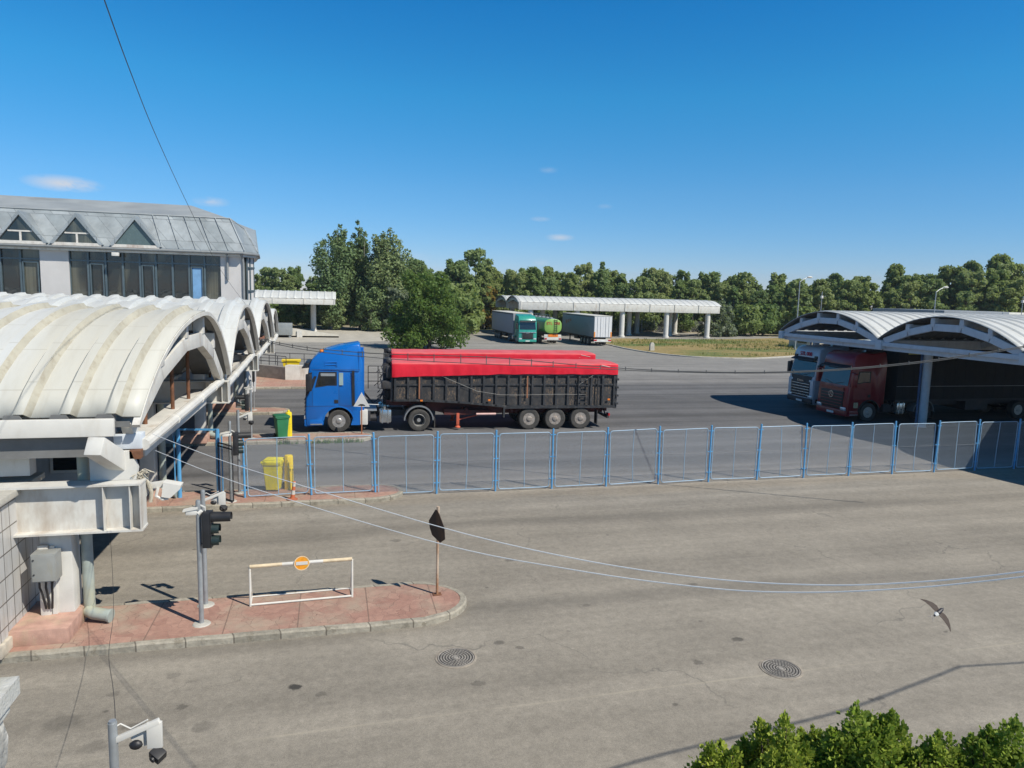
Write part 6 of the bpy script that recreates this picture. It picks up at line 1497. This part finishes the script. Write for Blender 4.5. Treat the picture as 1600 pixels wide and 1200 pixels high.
# thuja shrubs in the bottom right corner
def shrub(seed, h, r, n, label, loc):
    rnd = random.Random(seed); t = thing('thuja_shrub', label, 'shrub', loc, rnd.uniform(0,6), 'thuja shrubs in front of the lane')
    mb = MB(); v, f = [], []
    plumes = []
    for _ in range(95):
        a = rnd.uniform(0,6.28); q = math.sqrt(rnd.random()); z = h*(1-.22*q*q)*rnd.uniform(.76,1.0); plumes.append((Vector((r*q*math.cos(a), r*q*math.sin(a), z)), rnd.uniform(.09,.17), rnd.uniform(.16,.32)))
    for _ in range(70):
        a = rnd.uniform(0,6.28); z = rnd.uniform(h*.35, h*.8); plumes.append((Vector((r*1.0*math.cos(a), r*1.0*math.sin(a), z)), rnd.uniform(.12,.22), .4))
    for c, pr, ph in plumes:
        ax = (Vector((c.x*.35, c.y*.35, 1.0))+Vector((rnd.gauss(0,.22), rnd.gauss(0,.22), 0))).normalized()
        for _ in range(int(n/len(plumes))):
            u = rnd.random(); p = c+ax*ph*(u-.75); w = pr*(1-u)**.6
            p = p+Vector((rnd.gauss(0,w*.5), rnd.gauss(0,w*.5), rnd.gauss(0,.02)))
            d = (ax+(p-c).normalized()*.8+Vector((rnd.gauss(0,.3), rnd.gauss(0,.3), rnd.gauss(0,.2)))).normalized()
            s = d.cross(Vector((rnd.random()-.5, rnd.random()-.5, rnd.random()-.5))).normalized(); ln = rnd.uniform(.022,.05); wd = ln*.42
            o = len(v); v += [p, p+d*ln*.5+s*wd, p+d*ln, p+d*ln*.5-s*wd]; f.append((o,o+1,o+2,o+3))
    mb.v = v; mb.f = f; mb.m = [0]*len(f); mb.build('foliage', LEAF['thuja'], t, smooth=0, fix=False)
    mb = MB(); mb.tube([(0,0,-.1),(.02,0,h*.5),(0,.02,h*.85)], [.07,.05,.015], 7)
    for c, pr, ph in plumes[::2]: mb.tube([(0,0,c.z*.35),(c.x*.6,c.y*.6,c.z*.7),tuple(c)], [.02,.013,.006], 5)
    mb.build('stem', BARK, t)
    return t
def at(x, y, d): return Vector((0,0,CH))+(FW+RT*((x-800)/CF)-UP*((y-600)/CF))*d
for sd, px, py, d, r, n, lab in ((1, 1365, 1106, 6.3, .55, 60000, 'tallest thuja shrub in the bottom corner, before the lane'), (2, 1225, 1122, 6.5, .42, 42000, 'smaller thuja shrub just left of the tallest one in the corner'),
                                 (3, 1125, 1172, 6.5, .36, 30000, 'lowest thuja shrub at the left end of the row'), (4, 1590, 1136, 6.1, .5, 48000, 'thuja shrub cut off by the right edge of the photo'), (5, 1480, 1158, 6.2, .42, 34000, 'low thuja shrub filling the gap before the right edge')):
    q = at(px, py, d); shrub(sd, q.z, r, n, lab, (q.x, q.y, 0))

# ------------------------------------------------------------------ street lamps
def lamp(label, x, y, h, arms, rz=0.):
    t = thing('street_lamp', label, 'street lamp', (x, y, 0), rz, 'street lamps before the wood')
    mb = MB(); mb.cyl((0,0,0),(0,0,h),.10,.055,n=10); mb.cyl((0,0,0),(0,0,.5),.14,n=10); mb.build('pole', GALV, t)
    for s in arms:
        mb = MB(); mb.tube([(0,0,h-.1),(s*.5,0,h+.25),(s*1.1,0,h+.5)], .045, 6); a = mb.build('arm', GALV, t)
        mb = MB(); mb.ball((s*1.45,0,h+.56), .32, seg=12, sc=(1.3,.7,.42)); mb.build('lamp_head', WHITE, a)
    return t
lamp('tall street lamp with two heads beyond the truck canopy', 60, 83.5, 9.2, (1,), R(0))
lamp('street lamp with a single head rising behind the right canopy roof', 76.5, 78, 8.3, (1,), R(0))
for x, y, h, lab in ((62.0, 81.5, 7.9, 'thin mast with a small lamp beside the tall street lamp'), (88.5, 76, 8.0, 'thin mast near the right edge before the wood')):
    t = thing('light_mast', lab, 'mast', (x, y, 0))
    mb = MB(); mb.cyl((0,0,0),(0,0,h),.06,.04,n=8); mb.build('pole', GALV, t)
    mb = MB(); mb.box(-.14,.14,-.14,.14,h-.9,h-.55,bev=.03); mb.build('lamp_housing', WHITE, t)
# far wire fence behind the parking canopy
t = thing('wire_fence', 'faint wire fence on concrete posts behind the parking canopy', 'fence', (0,0,0))
for k in range(17):
    mb = MB(); mb.box(42+k*2.6-.06,42+k*2.6+.06,127.4,127.52,0,2.3); mb.build('post', CONC, t, smooth=0)
mb = MB(); mb.add([(42,127.35,.1),(83.6,127.35,.1),(83.6,127.35,2.2),(42,127.35,2.2)], [(0,1,2,3)]); mb.build('wire_mesh', mesh_mat('far_wire', 12, .07, (.35,.36,.36)), t, smooth=0)

# ------------------------------------------------------------------ overhead wires
def spline(P, n=10):
    out = []
    for i in range(len(P)-1):
        p0, p1, p2, p3 = P[max(0,i-1)], P[i], P[i+1], P[min(len(P)-1,i+2)]
        for k in range(n):
            u = k/n; out.append(.5*((2*p1)+(p2-p0)*u+(2*p0-5*p1+4*p2-p3)*u*u+(3*p1-p0-3*p2+p3)*u**3))
    return out+[P[-1]]
def wire(name, label, pts, r, mat, cat='cable', group=None):
    mb = MB(); mb.tube(spline(pts), r, 6); return tag(mb.build(name, mat), label, cat, group)
WCAB = M('white_cable', (.86,.86,.84), .5, var=.05); BCAB = M('black_cable', (.03,.03,.03), .6)
def plan_wire(pxs, A, B):
    """points of a sagging cable that hangs in the vertical plane through A and B"""
    A, B = Vector(A), Vector(B); n = Vector((-(B-A).y, (B-A).x)); out = []
    for x, y in pxs:
        d = at(x, y, 1)-Vector((0,0,CH)); t = A.dot(n)/(d.x*n.x+d.y*n.y); out.append(Vector((0,0,CH))+d*t)
    return out
WA, WB = (-2.95, 13.0), (3.35, 2.7)
wire('cable', 'upper of two white cables sagging across the lane from the canopy', plan_wire([(238,678),(340,717),(450,752),(690,824),(900,873),(1100,903),(1280,914),(1440,909),(1600,893),(1760,868)], WA, WB), .0042, WCAB, 'cable', 'white cables over the near lane')
wire('cable', 'lower of two white cables sagging across the lane from the canopy', plan_wire([(243,704),(340,743),(450,780),(690,850),(900,891),(1100,918),(1250,925.5),(1420,919),(1600,901),(1760,878)], WA, WB), .0042, WCAB, 'cable', 'white cables over the near lane')
wire('cable', 'thin dark wire running up into the sky from the canopy roof', [at(392,486,30),at(345,422,24),at(296,325,17),at(245,215,12),at(203,110,8.5),at(163,0,6.4),at(130,-90,5.2)], .0055, BCAB)
wire('cable', 'thin black wire hanging from the near beam to the corner pole', [at(172,832,14.3),at(176,900,13.0),at(177,960,11.8),at(170,1020,10.4),at(176,1070,8.6),at(179,1100,7.4),at(180,1122,6.68)], .0035, BCAB)
mk = thing('cable', 'black twin cable with ties slung over the yard before the trucks', 'cable', (0,0,0))
A1 = spline([at(372,520,31),at(405,529,30),at(480,543,28.5),at(600,553,27),at(760,558,25.5),at(900,570,24.5),at(1060,580,23.5),at(1240,580.5,22.5),at(1420,567,21.5),at(1600,541,20.5),at(1700,522,20)], 12)
A2 = spline([at(372,521,31),at(405,531,30),at(480,547,28.5),at(600,560,27),at(760,569,25.5),at(900,574.5,24.5),at(1060,581.5,23.5),at(1240,582,22.5),at(1420,569,21.5),at(1600,543,20.5),at(1700,524,20)], 12)
TIEM = M('grey_cable', (.10,.10,.095), .6)
mb = MB(); mb.tube(A1, .016, 6); mb.build('strand', TIEM, mk)
mb = MB(); mb.tube(A2, .014, 6); mb.build('strand', TIEM, mk)
for i in range(6, len(A1)-2, 3):
    a, b = A1[i], A2[i]; mb = MB(); mb.cyl(b-Vector((0,0,.02)), a+Vector((0,0,.06)), .016, n=6); mb.build('tie', TIEM, mk)
# cable outside the frame whose shadow bends across the near lane
def sh(p, z): return Vector(p)+Vector((.62*z, -.66*z, z))
mb = MB(); mb.tube(spline([sh((2.5,8.2,0),6.4),sh((4.2,8.62,0),6.4),sh((7.64,9.05,0),6.4),sh((9.6,9.5,0),6.4),sh((11.0,9.87,0),6.4)],6)+[sh((12.3,9.75,0),6.4),sh((16,9.4,0),6.4)], .02, 6)
tag(mb.build('cable', BCAB), 'black cable overhead whose bent shadow crosses the near lane', 'cable')

# ------------------------------------------------------------------ the martin in flight
bd = thing('bird', 'dark martin with a white rump flying low over the near lane', 'bird', at(1466,957,7.5))
f_ = (RT*.80+UP*.42+FW*.30).normalized(); u_ = (-FW*.72+UP*.52+RT*.05); u_ = (u_-f_*u_.dot(f_)).normalized(); s_ = u_.cross(f_)
bm_ = Matrix((f_, s_, u_)).transposed().to_4x4(); bd.rotation_euler = bm_.to_euler(); bd.scale = (1.2, 1.2, 1.2)
BIRD = M('glossy_dark_plumage', (.022,.02,.024), .5, var=.3, scale=40); BROWN = M('brown_flight_feathers', (.045,.028,.02), .7, var=.3, scale=60); BWHITE = M('white_rump', (.75,.74,.70), .8)
mb = MB(); rings = []
for x, r in ((.066,.002),(.062,.007),(.054,.013),(.042,.0155),(.030,.0165),(.012,.021),(-.010,.022),(-.030,.0175),(-.048,.010),(-.058,.006)):
    rings.append([(x, r*math.cos(2*math.pi*k/12), r*.92*math.sin(2*math.pi*k/12)) for k in range(12)])
mb.loft(rings)
for s in (-1, 1):                                        # swept wings grown from the shoulders
    P = [(.022,.012),(.030,.045),(.020,.085),(-.012,.130),(-.050,.165)]; Q = [(-.022,.012),(-.022,.045),(-.026,.085),(-.036,.125),(-.054,.166)]
    v = []
    for (a, y), (b, y2) in zip(P, Q):
        dz = .010+.10*y*(1.0 if s > 0 else .2)
        v += [(a, s*y, dz), (b, s*y2, dz-.002), (b, s*y2, dz-.0035), (a, s*y, dz-.005)]
    mb.loft([v[i*4:i*4+4] for i in range(5)], 1)
for s in (-1, 1):
    mb.add([(-.050,0,.002),(-.052,s*.009,.002),(-.108,s*.026,.003),(-.082,s*.004,.002),(-.050,0,-.001),(-.052,s*.009,-.001),(-.108,s*.026,.0015),(-.082,s*.004,0)], [(0,1,2,3),(7,6,5,4),(0,4,5,1),(1,5,6,2),(2,6,7,3),(3,7,4,0)])
bb = mb.build('body', [BIRD, BROWN], bd, smooth=50)
mb = MB(); rings = [[(x, r*math.cos(R(10+160*k/8)), r*.94*math.sin(R(10+160*k/8))) for k in range(9)] for x, r in ((-.018,.0212),(-.030,.0192),(-.046,.0125))]
mb.loft(rings, close=False); mb.build('white_rump', BWHITE, bb)
mb = MB(); mb.cyl((.064,0,0),(.076,0,-.002),.004,.0008,n=6); mb.build('beak', BLACK, bb)

# ------------------------------------------------------------------ the thin air between here and the wood
hm = bpy.data.materials.new('thin_haze'); hm.use_nodes = True; hn = hm.node_tree; hn.nodes.clear()
ho = hn.nodes.new('ShaderNodeOutputMaterial'); hv = hn.nodes.new('ShaderNodeVolumePrincipled'); hn.links.new(hv.outputs[0], ho.inputs['Volume'])
hv.inputs['Color'].default_value = (.80, .90, 1.0, 1); hv.inputs['Density'].default_value = .00016; hv.inputs['Anisotropy'].default_value = 0.
mb = MB(); mb.box(-910, 1210, -310, 1510, -1.1, 26)
hz = mb.build('haze', hm, smooth=0); tag(hz, 'thin bluish summer haze over the yard and the wood', 'haze', kind='stuff')
